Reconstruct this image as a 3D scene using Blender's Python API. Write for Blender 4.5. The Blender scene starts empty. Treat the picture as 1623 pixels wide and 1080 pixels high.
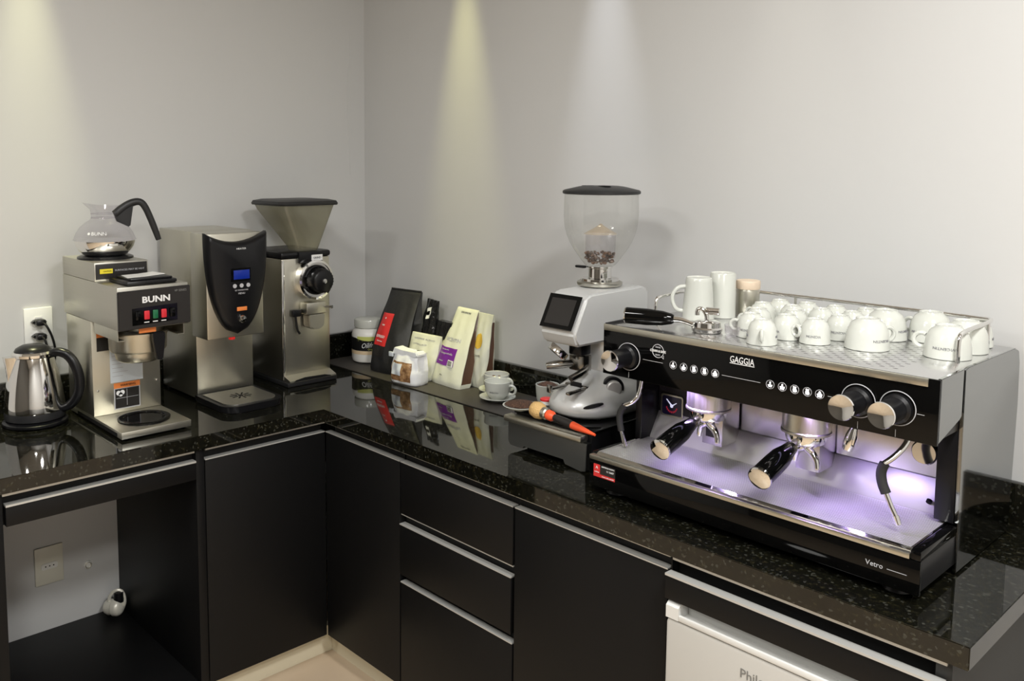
import bpy, bmesh, math, random
from math import sin, cos, pi, radians, sqrt
from mathutils import Vector, Matrix
random.seed(7)
SC = bpy.context.scene
COL = SC.collection
ZC = 0.83                                   # worktop height

# ------------------------------------------------------------ materials
def mat(name, col, rough=.5, metal=0., spec=.5, emit=None, estr=0., coat=0., ior=None):
    m = bpy.data.materials.new(name); m.use_nodes = True
    b = m.node_tree.nodes['Principled BSDF']
    b.inputs['Base Color'].default_value = (*col, 1)
    b.inputs['Roughness'].default_value = rough
    b.inputs['Metallic'].default_value = metal
    b.inputs['Specular IOR Level'].default_value = spec
    b.inputs['Coat Weight'].default_value = coat
    if ior: b.inputs['IOR'].default_value = ior
    if emit:
        b.inputs['Emission Color'].default_value = (*emit, 1)
        b.inputs['Emission Strength'].default_value = estr
    return m
def nodes(m): return m.node_tree.nodes, m.node_tree.links, m.node_tree.nodes['Principled BSDF']
def coords(m, scale=(1,1,1), kind='Object'):
    n, l, b = nodes(m)
    tc = n.new('ShaderNodeTexCoord'); mp = n.new('ShaderNodeMapping')
    mp.inputs['Scale'].default_value = scale
    l.new(tc.outputs[kind], mp.inputs['Vector']); return mp.outputs['Vector']
def bump(m, scale=40., strength=.1, dist=.002, vec=(1,1,1), detail=3):
    n, l, b = nodes(m)
    t = n.new('ShaderNodeTexNoise'); t.inputs['Scale'].default_value = scale; t.inputs['Detail'].default_value = detail
    l.new(coords(m, vec), t.inputs['Vector'])
    bp = n.new('ShaderNodeBump'); bp.inputs['Strength'].default_value = strength; bp.inputs['Distance'].default_value = dist
    l.new(t.outputs['Fac'], bp.inputs['Height']); l.new(bp.outputs['Normal'], b.inputs['Normal']); return m
def mottled(m, c1, c2, scale, lo=.4, hi=.6, vec=(1,1,1), detail=4):
    n, l, b = nodes(m)
    t = n.new('ShaderNodeTexNoise'); t.inputs['Scale'].default_value = scale; t.inputs['Detail'].default_value = detail
    l.new(coords(m, vec), t.inputs['Vector'])
    r = n.new('ShaderNodeValToRGB'); r.color_ramp.elements[0].position = lo; r.color_ramp.elements[1].position = hi
    r.color_ramp.elements[0].color = (*c1, 1); r.color_ramp.elements[1].color = (*c2, 1)
    l.new(t.outputs['Fac'], r.inputs['Fac']); l.new(r.outputs['Color'], b.inputs['Base Color']); return m
def brushed(name, col, rough, axis, var=.08):
    m = mat(name, col, rough, 1.)
    n, l, b = nodes(m)
    s = [3, 3, 3]
    for i in range(3): s[i] = 2 if i == axis else 260
    t = n.new('ShaderNodeTexNoise'); t.inputs['Scale'].default_value = 1; t.inputs['Detail'].default_value = 2
    l.new(coords(m, s), t.inputs['Vector'])
    mr = n.new('ShaderNodeMapRange'); mr.inputs['To Min'].default_value = max(.02, rough-var); mr.inputs['To Max'].default_value = rough+var
    l.new(t.outputs['Fac'], mr.inputs['Value']); l.new(mr.outputs['Result'], b.inputs['Roughness'])
    return m
def thin_glass(name, tint=(.97,.98,.97), rough=.02, haze=0., hazecol=(.5,.5,.5), ior=1.45):
    m = bpy.data.materials.new(name); m.use_nodes = True
    n = m.node_tree.nodes; l = m.node_tree.links; n.clear()
    out = n.new('ShaderNodeOutputMaterial'); tr = n.new('ShaderNodeBsdfTransparent'); tr.inputs['Color'].default_value = (*tint, 1)
    gl = n.new('ShaderNodeBsdfGlossy'); gl.inputs['Roughness'].default_value = rough
    lw = n.new('ShaderNodeLayerWeight'); lw.inputs['Blend'].default_value = .5
    pw = n.new('ShaderNodeMath'); pw.operation = 'POWER'; pw.inputs[1].default_value = 4.; l.new(lw.outputs['Facing'], pw.inputs[0])
    ml = n.new('ShaderNodeMath'); ml.operation = 'MULTIPLY_ADD'; ml.inputs[1].default_value = .40; ml.inputs[2].default_value = .045; l.new(pw.outputs[0], ml.inputs[0])
    mx = n.new('ShaderNodeMixShader'); l.new(ml.outputs[0], mx.inputs[0])
    if haze > 0:
        df = n.new('ShaderNodeBsdfDiffuse'); df.inputs['Color'].default_value = (*hazecol, 1)
        m2 = n.new('ShaderNodeMixShader'); m2.inputs[0].default_value = haze
        l.new(tr.outputs[0], m2.inputs[1]); l.new(df.outputs[0], m2.inputs[2]); l.new(m2.outputs[0], mx.inputs[1])
    else: l.new(tr.outputs[0], mx.inputs[1])
    l.new(gl.outputs[0], mx.inputs[2]); l.new(mx.outputs[0], out.inputs['Surface']); return m

M = {}
M['wall'] = bump(mat('wall_paint', (.56,.56,.555), .40, spec=.35), 90, .08, .001)
M['wall_far'] = mat('wall_far', (.085,.078,.068), .7)
M['ceil'] = mat('ceiling_paint', (.62,.61,.59), .8)
M['floor'] = bump(mottled(mat('floor_tile', (.5,.4,.28), .35), (.52,.40,.28), (.60,.48,.35), 3, .3, .7), 12, .03, .001)
M['plinth'] = mat('plinth_cream', (.72,.66,.50), .45)
# dark granite with green and gold flecks
g = mat('dark_granite', (.02,.02,.015), .035, ior=1.52); M['granite'] = g
n, l, b = nodes(g); v = coords(g)
t1 = n.new('ShaderNodeTexNoise'); t1.inputs['Scale'].default_value = 95; t1.inputs['Detail'].default_value = 5; t1.inputs['Roughness'].default_value = .75; l.new(v, t1.inputs['Vector'])
r1 = n.new('ShaderNodeValToRGB'); e = r1.color_ramp.elements
e[0].position = .40; e[0].color = (.004,.004,.003,1); e[1].position = .80; e[1].color = (.050,.042,.018,1)
x = e.new(.55); x.color = (.005,.005,.003,1); x = e.new(.64); x.color = (.018,.016,.008,1)
l.new(t1.outputs['Fac'], r1.inputs['Fac'])
t2 = n.new('ShaderNodeTexVoronoi'); t2.inputs['Scale'].default_value = 95; l.new(v, t2.inputs['Vector'])
t2.inputs['Scale'].default_value = 210
sp = n.new('ShaderNodeSeparateColor'); l.new(t2.outputs['Color'], sp.inputs['Color'])
mr = n.new('ShaderNodeMapRange'); mr.inputs['From Min'].default_value = .90; mr.inputs['From Max'].default_value = .96; mr.inputs['To Max'].default_value = .55; l.new(sp.outputs[0], mr.inputs['Value'])
mxn = n.new('ShaderNodeMix'); mxn.data_type = 'RGBA'; l.new(mr.outputs['Result'], mxn.inputs['Factor'])
l.new(r1.outputs['Color'], mxn.inputs['A']); mxn.inputs['B'].default_value = (.055,.056,.045,1)
l.new(mxn.outputs['Result'], b.inputs['Base Color'])
M['cab'] = bump(mat('black_melamine', (.0042,.0042,.0045), .48, spec=.22), 500, .2, .0003)
M['cab_side'] = mat('black_melamine_lit', (.026,.026,.025), .55, spec=.3)  # black melamine of the end panel, strong side light put into its grey
M['alu'] = mat('aluminium_strip', (.60,.60,.58), .42, .5)
M['steel'] = brushed('brushed_steel', (.60,.58,.50), .34, 2)
M['steel_h'] = brushed('brushed_steel_dull', (.60,.58,.50), .38, 1)
M['steel_dk'] = brushed('brushed_steel_side', (.52,.505,.45), .38, 0)
M['steel_stand'] = brushed('brushed_stand_steel', (.24,.245,.24), .32, 0)
M['chrome'] = mat('polished_chrome', (.82,.81,.79), .06, 1.)
M['mirror'] = mat('polished_side_panel', (.30,.31,.31), .05, 1.)
M['backpl'] = mat('bright_steel_plate', (.55,.53,.53), .24, 1.)
M['tray'] = mat('drip_tray_steel', (.52,.51,.50), .42, .6)
M['black'] = mat('black_plastic', (.006,.006,.007), .30, spec=.3)
M['blackm'] = mat('black_matt', (.006,.006,.006), .6, spec=.25)
M['blackg'] = mat('black_glass', (.002,.002,.002), .05, spec=.22)
M['darkpl'] = mat('charcoal_plastic', (.018,.018,.019), .42, spec=.35)
M['panelgrey'] = mat('panel_charcoal', (.022,.020,.019), .4, spec=.3)
M['grinder'] = mat('silver_paint', (.60,.605,.60), .35, .25, coat=.25)
M['white'] = mat('white_plastic', (.80,.79,.75), .35)
M['steel_fork'] = mat('dark_polished_steel', (.30,.29,.27), .18, 1.)
M['fridge'] = mat('fridge_white', (.50,.485,.455), .42)
M['fridgelip'] = mat('fridge_lip_white', (.68,.68,.66), .38)
M['porc'] = mat('white_porcelain', (.55,.56,.515), .18, coat=.1)
M['socket'] = mat('ivory_plastic', (.72,.70,.60), .4)
M['socketw'] = mat('white_outlet', (.80,.80,.76), .4)
M['line'] = mat('white_print', (.75,.75,.75), .5)
M['greyprint'] = mat('grey_print', (.18,.18,.17), .5)
M['red'] = mat('red_label', (.62,.03,.03), .4)
M['redglow'] = mat('red_switch', (.5,.02,.03), .3, emit=(1,.05,.08), estr=.08)
M['redtip'] = mat('red_nozzle', (.7,.03,.03), .3, emit=(1,.02,.02), estr=.35)
M['green'] = mat('green_switch', (.01,.12,.05), .3)
M['blue'] = mat('blue_display', (.0,.015,.14), .3, emit=(.01,.04,.9), estr=.10)
M['yellow'] = mat('yellow_sticker', (.75,.62,.03), .5)
M['orange'] = mat('orange_sticker', (.75,.22,.05), .5)
M['paper'] = mat('paper_sheet', (.62,.66,.70), .5)
M['lamp'] = mat('button_light', (1,1,1), .5, emit=(1,.93,.90), estr=5.)
M['led'] = mat('led_light', (1,1,1), .5, emit=(.62,.55,1), estr=5.)
M['needle'] = mat('gauge_needle', (.8,.8,1), .5, emit=(.75,.75,1), estr=.7)
M['gaugered'] = mat('gauge_red', (.5,.02,.05), .5, emit=(.8,.02,.06), estr=.15)
M['gaugeface'] = mat('gauge_face', (.01,.008,.04), .2)
M['bagblk'] = bump(mat('black_kraft_bag', (.014,.014,.015), .5), 22, .5, .006)
M['bagshiny'] = bump(mat('black_foil_bag', (.010,.010,.011), .16), 26, .8, .010)
M['bagcream'] = bump(mat('cream_bag', (.62,.625,.52), .45), 18, .35, .005)
M['bagwhite'] = bump(mat('white_bag', (.80,.81,.82), .40), 24, .5, .006)
M['brown'] = mat('brown_gusset', (.085,.042,.025), .4)
M['window'] = bump(mottled(mat('bag_window', (.3,.15,.06), .25), (.16,.07,.03), (.42,.25,.12), 60, .35, .65), 150, .6, .003)
M['purple'] = mat('purple_label', (.15,.012,.25), .45)
M['cupprint'] = mat('cup_print', (.20,.20,.21), .5)
M['ochre'] = mat('ochre_print', (.62,.40,.05), .5)
M['palegrey'] = mat('pale_grey_print', (.45,.45,.47), .5)
M['grounds'] = bump(mottled(mat('ground_coffee', (.05,.02,.01), .8), (.03,.012,.006), (.12,.055,.03), 300, .4, .6), 400, 1, .003)
M['beans'] = mottled(mat('coffee_beans', (.08,.04,.02), .35), (.06,.028,.015), (.16,.085,.05), 90, .4, .6)
M['mat'] = mat('counter_mat', (.040,.035,.030), .55)
M['bristle'] = bump(mat('tan_bristles', (.62,.40,.16), .7), 260, 1, .003, (1,1,1))
M['orangepl'] = mat('orange_plastic', (.85,.10,.03), .4)
M['wood'] = mat('pale_lid', (.66,.53,.40), .5)
M['creamy'] = mat('cream_filling', (.70,.55,.36), .4)
M['lime'] = mat('lime_print', (.55,.58,.16), .45)
M['glass'] = thin_glass('clear_glass', (.93,.92,.94), ior=1.5)
M['hopper'] = thin_glass('clear_hopper', (.93,.93,.92), .04, .05, (.8,.8,.78))
M['hopin'] = thin_glass('tinted_funnel', (.95,.90,.82), .1, .30, (.70,.56,.40))
M['smoke'] = thin_glass('smoked_hopper', (.76,.75,.66), .10, .36, (.27,.255,.19))
M['rubber'] = mat('black_rubber', (.014,.014,.014), .7)
M['pipe'] = mat('pipe_fitting', (.70,.68,.60), .35, .2)
# perforated cup tray
p = mat('perforated_steel', (.70,.70,.70), .22, 1.); M['perf'] = p
n, l, b = nodes(p); v = coords(p, (1/.024, 1/.014, 1))
sx = n.new('ShaderNodeSeparateXYZ'); l.new(v, sx.inputs[0])
def mth(op, a, c=None, d=None):
    q = n.new('ShaderNodeMath'); q.operation = op
    for i, s in enumerate((a, c, d)):
        if s is None: continue
        if isinstance(s, (int, float)): q.inputs[i].default_value = s
        else: l.new(s, q.inputs[i])
    return q.outputs[0]
yr = mth('FLOOR', sx.outputs[1]); par = mth('MODULO', yr, 2.); off = mth('MULTIPLY', par, .5)
fx = mth('FRACT', mth('ADD', sx.outputs[0], off)); fy = mth('FRACT', sx.outputs[1])
dx = mth('MULTIPLY', mth('SUBTRACT', fx, .5), .024); dy = mth('MULTIPLY', mth('SUBTRACT', fy, .5), .014)
dd = mth('ADD', mth('POWER', mth('DIVIDE', dx, .0052), 2.), mth('POWER', mth('DIVIDE', dy, .0021), 2.))
hole0 = mth('LESS_THAN', dd, 1.)
tc_ = n.new('ShaderNodeTexCoord'); sy_ = n.new('ShaderNodeSeparateXYZ'); l.new(tc_.outputs['Object'], sy_.inputs[0])
inx = mth('MULTIPLY', mth('GREATER_THAN', sy_.outputs[0], -.115), mth('LESS_THAN', sy_.outputs[0], .270))
iny = mth('MULTIPLY', mth('GREATER_THAN', sy_.outputs[1], -.160), mth('LESS_THAN', sy_.outputs[1], .190))
hole = mth('MULTIPLY', hole0, mth('MULTIPLY', inx, iny))
mx = n.new('ShaderNodeMix'); mx.data_type = 'RGBA'; l.new(hole, mx.inputs['Factor'])
mx.inputs['A'].default_value = (.70,.70,.70,1); mx.inputs['B'].default_value = (.01,.01,.01,1)
l.new(mx.outputs['Result'], b.inputs['Base Color'])
l.new(mth('MULTIPLY', mth('SUBTRACT', 1., hole), .95), b.inputs['Metallic'])

# ------------------------------------------------------------ geometry
class B:
    def __init__(s): s.bm = bmesh.new()
    def _mi(s, fs, mi):
        for f in fs: f.material_index = mi
    def box(s, x0, x1, y0, y1, z0, z1, bev=0., mi=0, seg=2, M4=None):
        vs = [s.bm.verts.new((x, y, z)) for x in (x0, x1) for y in (y0, y1) for z in (z0, z1)]
        F = [(0,1,3,2),(4,6,7,5),(0,4,5,1),(2,3,7,6),(0,2,6,4),(1,5,7,3)]
        fs = [s.bm.faces.new([vs[i] for i in f]) for f in F]; s._mi(fs, mi)
        if bev > 0:
            es = list({e for f in fs for e in f.edges})
            r = bmesh.ops.bevel(s.bm, geom=es, offset=min(bev, .49*min(abs(x1-x0), abs(y1-y0), abs(z1-z0))), segments=seg, affect='EDGES', profile=.5)
            vs = list({v for f in r['faces'] for v in f.verts} | {v for v in vs if v.is_valid})
            s._mi(r['faces'], mi)
        if M4:
            for v in vs: v.co = M4 @ v.co
        return s
    def loft(s, rings, mi=0, cap=True, closed=True):
        R = [[s.bm.verts.new(p) for p in r] for r in rings]; k = len(R[0]); fs = []
        for a, c in zip(R, R[1:]):
            for i in range(k if closed else k-1):
                j = (i+1) % k; fs.append(s.bm.faces.new((a[i], a[j], c[j], c[i])))
        if cap:
            fs.append(s.bm.faces.new(R[0][::-1])); fs.append(s.bm.faces.new(R[-1]))
        s._mi(fs, mi); return s
    def frame(s, d):
        d = Vector(d).normalized(); a = Vector((0,0,1)) if abs(d.z) < .9 else Vector((1,0,0))
        u = d.cross(a).normalized(); return u, d.cross(u).normalized()
    def cyl(s, p0, p1, r0, r1=None, seg=24, mi=0, cap=True):
        r1 = r0 if r1 is None else r1; p0 = Vector(p0); p1 = Vector(p1); u, w = s.frame(p1-p0)
        rg = lambda c, r: [c + (u*cos(2*pi*i/seg) + w*sin(2*pi*i/seg))*r for i in range(seg)]
        return s.loft([rg(p0, r0), rg(p1, r1)], mi, cap)
    def lathe(s, prof, c=(0,0,0), axis=(0,0,1), seg=40, mi=0, cap=True, sx=1., sy=1.):
        c = Vector(c); a = Vector(axis).normalized()
        if abs(a.z) > .99: u, w = Vector((1,0,0)), Vector((0,1,0))
        else: u, w = s.frame(a)
        rings = [[c + a*z + (u*cos(2*pi*i/seg)*sx + w*sin(2*pi*i/seg)*sy)*max(r, 1e-4) for i in range(seg)] for r, z in prof]
        return s.loft(rings, mi, cap)
    def tube(s, pts, r, seg=10, mi=0, smooth=0, closed=False):
        P = [Vector(p) for p in pts]
        for _ in range(smooth):
            Q = [] if closed else [P[0]]
            for i in range(len(P) if closed else len(P)-1):
                a, c = P[i], P[(i+1) % len(P)]; Q += [a*.75+c*.25, a*.25+c*.75]
            if not closed: Q.append(P[-1])
            P = Q
        rr = r if isinstance(r, (list, tuple)) else [r, r]
        rings = []; up = None; N = len(P)
        for i, p in enumerate(P):
            a = P[(i-1) % N] if (closed or i) else P[i]; c = P[(i+1) % N] if (closed or i < N-1) else P[i]
            d = (c-a).normalized()
            if up is None: u, w = s.frame(d)
            else:
                u = (up - d*up.dot(d)).normalized(); w = d.cross(u)
            up = u; t = i/(N-1); k = t*(len(rr)-1); j = min(int(k), len(rr)-2); q = rr[j]*(1-k+j)+rr[j+1]*(k-j)
            rings.append([p + (u*cos(2*pi*m/seg)+w*sin(2*pi*m/seg))*q for m in range(seg)])
        if closed: rings.append([Vector(v) for v in rings[0]])
        s.loft(rings, mi, not closed)
        if closed: bmesh.ops.remove_doubles(s.bm, verts=s.bm.verts, dist=1e-6)
        return s
    def prism(s, poly, axis, a, b, mi=0, bev=0.):
        def P(u, v, t): return {0:(t,u,v), 1:(u,t,v), 2:(u,v,t)}[axis]
        A = [s.bm.verts.new(P(u,v,a)) for u, v in poly]; C = [s.bm.verts.new(P(u,v,b)) for u, v in poly]
        k = len(poly); fs = [s.bm.faces.new((A[i], A[(i+1)%k], C[(i+1)%k], C[i])) for i in range(k)]
        fs += [s.bm.faces.new(A[::-1]), s.bm.faces.new(C)]; s._mi(fs, mi)
        if bev:
            es = list({e for f in fs for e in f.edges})
            r = bmesh.ops.bevel(s.bm, geom=es, offset=bev, segments=2, affect='EDGES'); s._mi(r['faces'], mi)
        return s
    def ring(s, c, axis, R, r, seg=36, ss=8, mi=0, a0=0., a1=2*pi):
        u, w = s.frame(axis); c = Vector(c); full = abs(a1-a0-2*pi) < 1e-6
        pts = [c+(u*cos(a0+(a1-a0)*i/seg)+w*sin(a0+(a1-a0)*i/seg))*R for i in range(seg if full else seg+1)]
        return s.tube(pts, r, ss, mi, closed=full)
    def build(s, name, m, parent=None, origin=(0,0,0), local=False, sharp=38, doubles=False):
        bmesh.ops.recalc_face_normals(s.bm, faces=s.bm.faces)
        for f in s.bm.faces: f.smooth = True
        for e in s.bm.edges:
            if len(e.link_faces) == 2 and e.calc_face_angle(0) > radians(sharp): e.smooth = False
        off = Vector(origin)
        if parent is not None and not local:
            q = parent
            while q.parent: q = q.parent
            off = q.location.copy()
        if not local: bmesh.ops.translate(s.bm, verts=s.bm.verts, vec=-off)
        me = bpy.data.meshes.new(name); s.bm.to_mesh(me); s.bm.free()
        for q in (m if isinstance(m, (list, tuple)) else [m]): me.materials.append(M[q] if isinstance(q, str) else q)
        o = bpy.data.objects.new(name, me); COL.objects.link(o)
        if parent is not None: o.parent = parent
        elif not local: o.location = off
        return o
def thing(name, loc, label, cat, group=None, rz=0.):
    o = bpy.data.objects.new(name, None); COL.objects.link(o); o.location = loc; o.rotation_euler = (0,0,rz)
    o.empty_display_size = .05
    return tag(o, label, cat, group)
def tag(o, label=None, cat=None, group=None, kind=None):
    if label: o['label'] = label
    if cat: o['category'] = cat
    if group: o['group'] = group
    if kind: o['kind'] = kind
    return o
def lab(o, s): o['label'] = s; return o
def struct(o): o['kind'] = 'structure'; return o
def copy_tree(o, parent=None):
    c = o.copy(); COL.objects.link(c)
    if parent is not None: c.parent = parent
    for ch in list(o.children): copy_tree(ch, c)
    return c
def text(s, name, m, parent, pos, width=None, height=None, right=(1,0,0), up=(0,0,1), thick=.0004, local=False, wrap=None, bold=0., shear=0.):
    cu = bpy.data.curves.new(name, 'FONT'); cu.body = s; cu.align_x = 'CENTER'; cu.align_y = 'CENTER'; cu.extrude = .5
    cu.offset = bold; cu.shear = shear; cu.resolution_u = 2
    o = bpy.data.objects.new(name, cu); COL.objects.link(o)
    dg = bpy.context.evaluated_depsgraph_get(); dg.update()
    me = bpy.data.meshes.new_from_object(o.evaluated_get(dg)); bpy.data.objects.remove(o); bpy.data.curves.remove(cu)
    xs = [v.co.x for v in me.vertices]; ys = [v.co.y for v in me.vertices]
    w = max(xs)-min(xs); h = max(ys)-min(ys); cx = (max(xs)+min(xs))/2; cy = (max(ys)+min(ys))/2
    kx = width/w if width else height/h; ky = height/h if height else kx
    R = Vector(right).normalized(); U = Vector(up).normalized(); N = R.cross(U)
    q = B(); q.bm.from_mesh(me); bpy.data.meshes.remove(me)
    for v in q.bm.verts:
        x, y, z = (v.co.x-cx)*kx, (v.co.y-cy)*ky, v.co.z*thick*2
        v.co = Vector(wrap(x, y, z)) if wrap else Vector(pos)+R*x+U*y+N*z
    return q.build(name, m, parent, local=local)

# ------------------------------------------------------------ setting
def slab(name, a, m, **k): return struct(B().box(*a).build(name, m, origin=((a[0]+a[1])/2, (a[2]+a[3])/2, a[4])))
RX, RY, RZ = 4.9, -4.9, 2.75
slab('floor', (0, RX, RY, 0, -.1, 0), 'floor')
slab('ceiling', (0, RX, RY, 0, RZ, RZ+.1), 'ceil')
slab('wall_left', (-.12, 0, RY, .12, -.1, RZ+.1), 'wall')
slab('wall_back', (0, RX+.12, 0, .12, -.1, RZ+.1), 'wall')
slab('wall_right', (RX, RX+.12, RY, 0, -.1, RZ+.1), 'wall')
slab('wall_front', (-.12, RX+.12, RY-.12, RY, -.1, RZ+.1), 'wall_far')
struct(B().box(0, .55, -1.60, -.55, 0, .088).build('trim_1', 'plinth', origin=(.5,-1,0)))
struct(B().box(.5505, 2.36, -.55, 0, 0, .088).build('trim_2', 'plinth', origin=(1.4,-.5,0)))

pts = [(-.070,2.09),(-.066,2.02),(-.071,1.98),(-.080,1.90),(-.083,1.80),(-.078,1.70),(-.074,1.685),(-.077,1.66),(-.073,1.60),(-.070,1.54)]
struct(B().tube([(.0002,y,z) for y, z in pts], .0009, 6, smooth=1).build('wall_crack', 'wall', origin=(0,-.07,1.8)))  # hairline crack in the left wall paint, added as a thin tube
# ------------------------------------------------------------ worktop
XE = 2.415
wt = thing('granite_worktop', (.6,-.6,.79), 'dark speckled polished granite L-shaped worktop with low upstand along both walls', 'worktop')
B().prism([(0.0015,-1.62),(.615,-1.62),(.615,-.615),(XE,-.615),(XE,-.0015),(.0015,-.0015)], 2, .79, ZC, bev=.0015).build('slab', 'granite', wt)
B().box(.0015,.022,-1.62,-.0015,ZC,.92,.001).build('upstand', 'granite', wt)
B().box(.022,XE,-.022,-.0015,ZC,.92,.001).build('upstand', 'granite', wt)

# ------------------------------------------------------------ cabinets (left run faces +x, right run faces -y)
def front(o, run, a0, a1, z0, z1, name='door', strip=True, face=.60):
    q = B(); t = .019
    if run == 'L': q.box(face-t, face, a0, a1, z0, z1, .0008)
    else: q.box(a0, a1, -face, -face+t, z0, z1, .0008)
    d = q.build(name, 'cab', o)
    if strip:
        q = B()
        if run == 'L': q.box(face-t, face+.001, a0, a1, z1, z1+.003)
        else: q.box(a0, a1, -face-.001, -face+t, z1, z1+.003)
        lab(q.build('edge_strip', 'alu', d), 'thin bright aluminium edge strip')
    return d
def rail(o, run, a0, a1, z=.7795, back=.57):
    q = B()
    if run == 'L': q.box(back, .5985, a0, a1, z, z+.0045)
    else: q.box(a0, a1, -.5985, -back, z, z+.0045)
    lab(q.build('top_strip', 'alu', o), 'bright aluminium strip under the worktop')
    q = B()
    if run == 'L': q.box(back-.01, back, a0, a1, .74, .7885)
    else: q.box(a0, a1, -back, -back+.01, .74, .7885)
    q.build('finger_channel', 'blackm', o)
c = thing('base_cabinet', (.3,-.8,.09), 'black cabinet with one door beside the inner corner of the left run', 'cabinet')
B().box(.03,.58,-1.0025,-.62,.09,.74).box(.03,.575,-1.0025,-.62,.7405,.7885).build('body', 'cab', c)
front(c, 'L', -1.0025, -.6015, .09, .752); rail(c, 'L', -1.0, -.6015, back=.576)
c = thing('open_cabinet', (.3,-1.28,.03), 'open black niche cabinet with bare wall and socket showing at its back', 'cabinet')
B().box(.002,.598,-1.029,-1.0045,.088,.7885,.0006).build('side_panel', 'cab', c)
B().box(.002,.598,-1.60,-1.528,.088,.7885,.0006).build('side_panel', 'cab', c)
B().box(.002,.598,-1.5275,-1.0295,.0885,.10,.0006).build('shelf', 'cab', c)
B().box(.55,.575,-1.5275,-1.0295,.70,.7885).build('cross_rail', 'blackm', c)
d = B().box(.582,.602,-1.522,-1.031,.703,.752,.0006).build('fascia', 'cab', c)
lab(B().box(.582,.604,-1.522,-1.031,.752,.757).build('edge_strip', 'alu', d), 'thin bright aluminium edge strip')
lab(B().box(.575,.5985,-1.5275,-1.033,.779,.7855).build('top_strip', 'alu', c), 'bright aluminium strip under the worktop')
c = thing('corner_cabinet', (.8,-.3,.09), 'black blank-fronted corner cabinet between the inner corner and the drawers', 'cabinet')
B().box(.625,.9685,-.58,-.03,.09,.7885).build('body', 'cab', c)
front(c, 'R', .6030, .9685, .09, .752, 'front_panel'); 
q = B().box(.6035,.9685,-.5985,-.581,.7795,.784).build('top_strip', 'alu', c)
c = thing('drawer_cabinet', (1.19,-.3,.09), 'black cabinet with three stacked drawers left of the tall black door', 'cabinet')
B().box(.9705,1.4135,-.577,-.03,.09,.7885).build('body', 'blackm', c)
front(c, 'R', .9735, 1.4095, .604, .752, 'drawer'); front(c, 'R', .9695, 1.4045, .424, .570, 'drawer'); front(c, 'R', .9735, 1.4105, .09, .402, 'drawer')
lab(B().box(.9735,1.4095,-.5975,-.5785,.5995,.6025).build('edge_strip', 'alu', c), 'thin aluminium strip under the top drawer')
B().box(.975,1.4125,-.5985,-.5785,.7795,.784).build('top_strip', 'alu', c)
c = thing('tall_door_cabinet', (1.64,-.3,.09), 'black cabinet with a wide door between the drawers and the fridge', 'cabinet')
B().box(1.4155,1.8565,-.5785,-.03,.09,.7885).build('body', 'cab', c)
front(c, 'R', 1.4165, 1.8515, .09, .752)
B().box(1.4165,1.8555,-.5985,-.5795,.7795,.784).build('top_strip', 'alu', c)
c = thing('fridge_cabinet', (2.12,-.3,.09), 'black cabinet frame over the white fridge at the worktop end', 'cabinet')
B().box(1.858,1.8605,-.598,-.03,.09,.7885).build('side_panel', 'cab', c)
B().box(2.362,2.387,-.598,-.03,.0,.7885).build('side_panel', 'cab_side', c)
B().box(1.861,2.3615,-.576,-.05,.72,.7885).build('top_panel', 'blackm', c)
d = B().box(1.8605,2.380,-.622,-.603,.703,.752,.0006).build('fascia', 'cab', c)
B().box(1.8605,2.380,-.624,-.603,.752,.7565).build('edge_strip', 'alu', d)
B().box(1.864,2.380,-.6025,-.577,.779,.785).build('top_strip', 'alu', c)

# ------------------------------------------------------------ fridge
f = thing('mini_fridge', (2.11,-.33,.0), 'white compact fridge under the worktop beneath the espresso machine', 'fridge')
B().box(1.872,2.345,-.565,-.06,.02,.695,.006).build('body', 'fridge', f)
d = B().box(1.866,2.350,-.625,-.568,.05,.665,.008).build('door', 'fridge', f)
q = B()
q.prism([(-.625,.6665),(-.568,.6665),(-.568,.702),(-.612,.702),(-.625,.692)], 0, 1.866, 1.895)
q.prism([(-.625,.6665),(-.568,.6665),(-.568,.702),(-.612,.702),(-.625,.692)], 0, 2.322, 2.350)
q.box(1.895,2.322,-.625,-.618,.6665,.679,.002)
q.box(1.895,2.322,-.618,-.590,.6665,.670)
q.box(1.895,2.322,-.590,-.568,.6665,.702,.003)
lab(q.build('handle_lip', 'fridgelip', d), 'moulded recessed grip along the top of the door')
text('Philco', 'lettering', 'greyprint', d, (2.065,-.6255,.622), width=.06)

# ------------------------------------------------------------ sockets and fittings in the niche
def outlet(y, z, w, h, m, label, x=0.):
    o = thing('wall_outlet', (x, y, z), label, 'socket')
    B().box(x+.0005,x+.009,y-w/2,y+w/2,z-h/2,z+h/2,.002).build('plate', m, o); return o
o = outlet(-1.25,.314,.086,.122,'socket', 'ivory socket plate on the wall inside the open niche cabinet')
q = B().prism([(-1.275,.306),(-1.27,.302),(-1.23,.302),(-1.225,.306),(-1.225,.318),(-1.23,.322),(-1.27,.322),(-1.275,.318)], 0, .0095, .0115)
q = q.build('socket_insert', 'socketw', o)
q = B()
for k in (-.012,0,.012): q.cyl((.0115,-1.25+k,.312),(.0122,-1.25+k,.312),.0022,seg=10)
q.build('pin_hole', 'blackm', o)
q = B().ring((.0125,-1.25,.312),(1,0,0),.0,.0) if False else None
o = thing('round_stud', (.0,-1.13,.276), 'small round metal cap on the wall right of the niche socket', 'cap')
B().lathe([(.013,0.0005),(.013,.006),(.011,.008),(.002,.009)], (0,-1.13,.276), (1,0,0)).build('stud_head', 'socketw', o)
B().ring((.008,-1.13,.276),(1,0,0),.009,.0015).build('rim', 'steel', o)
o = thing('pipe_fitting', (.06,-1.065,.101), 'cream pipe elbow with a looped hose in the niche corner', 'pipe fitting')
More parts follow.
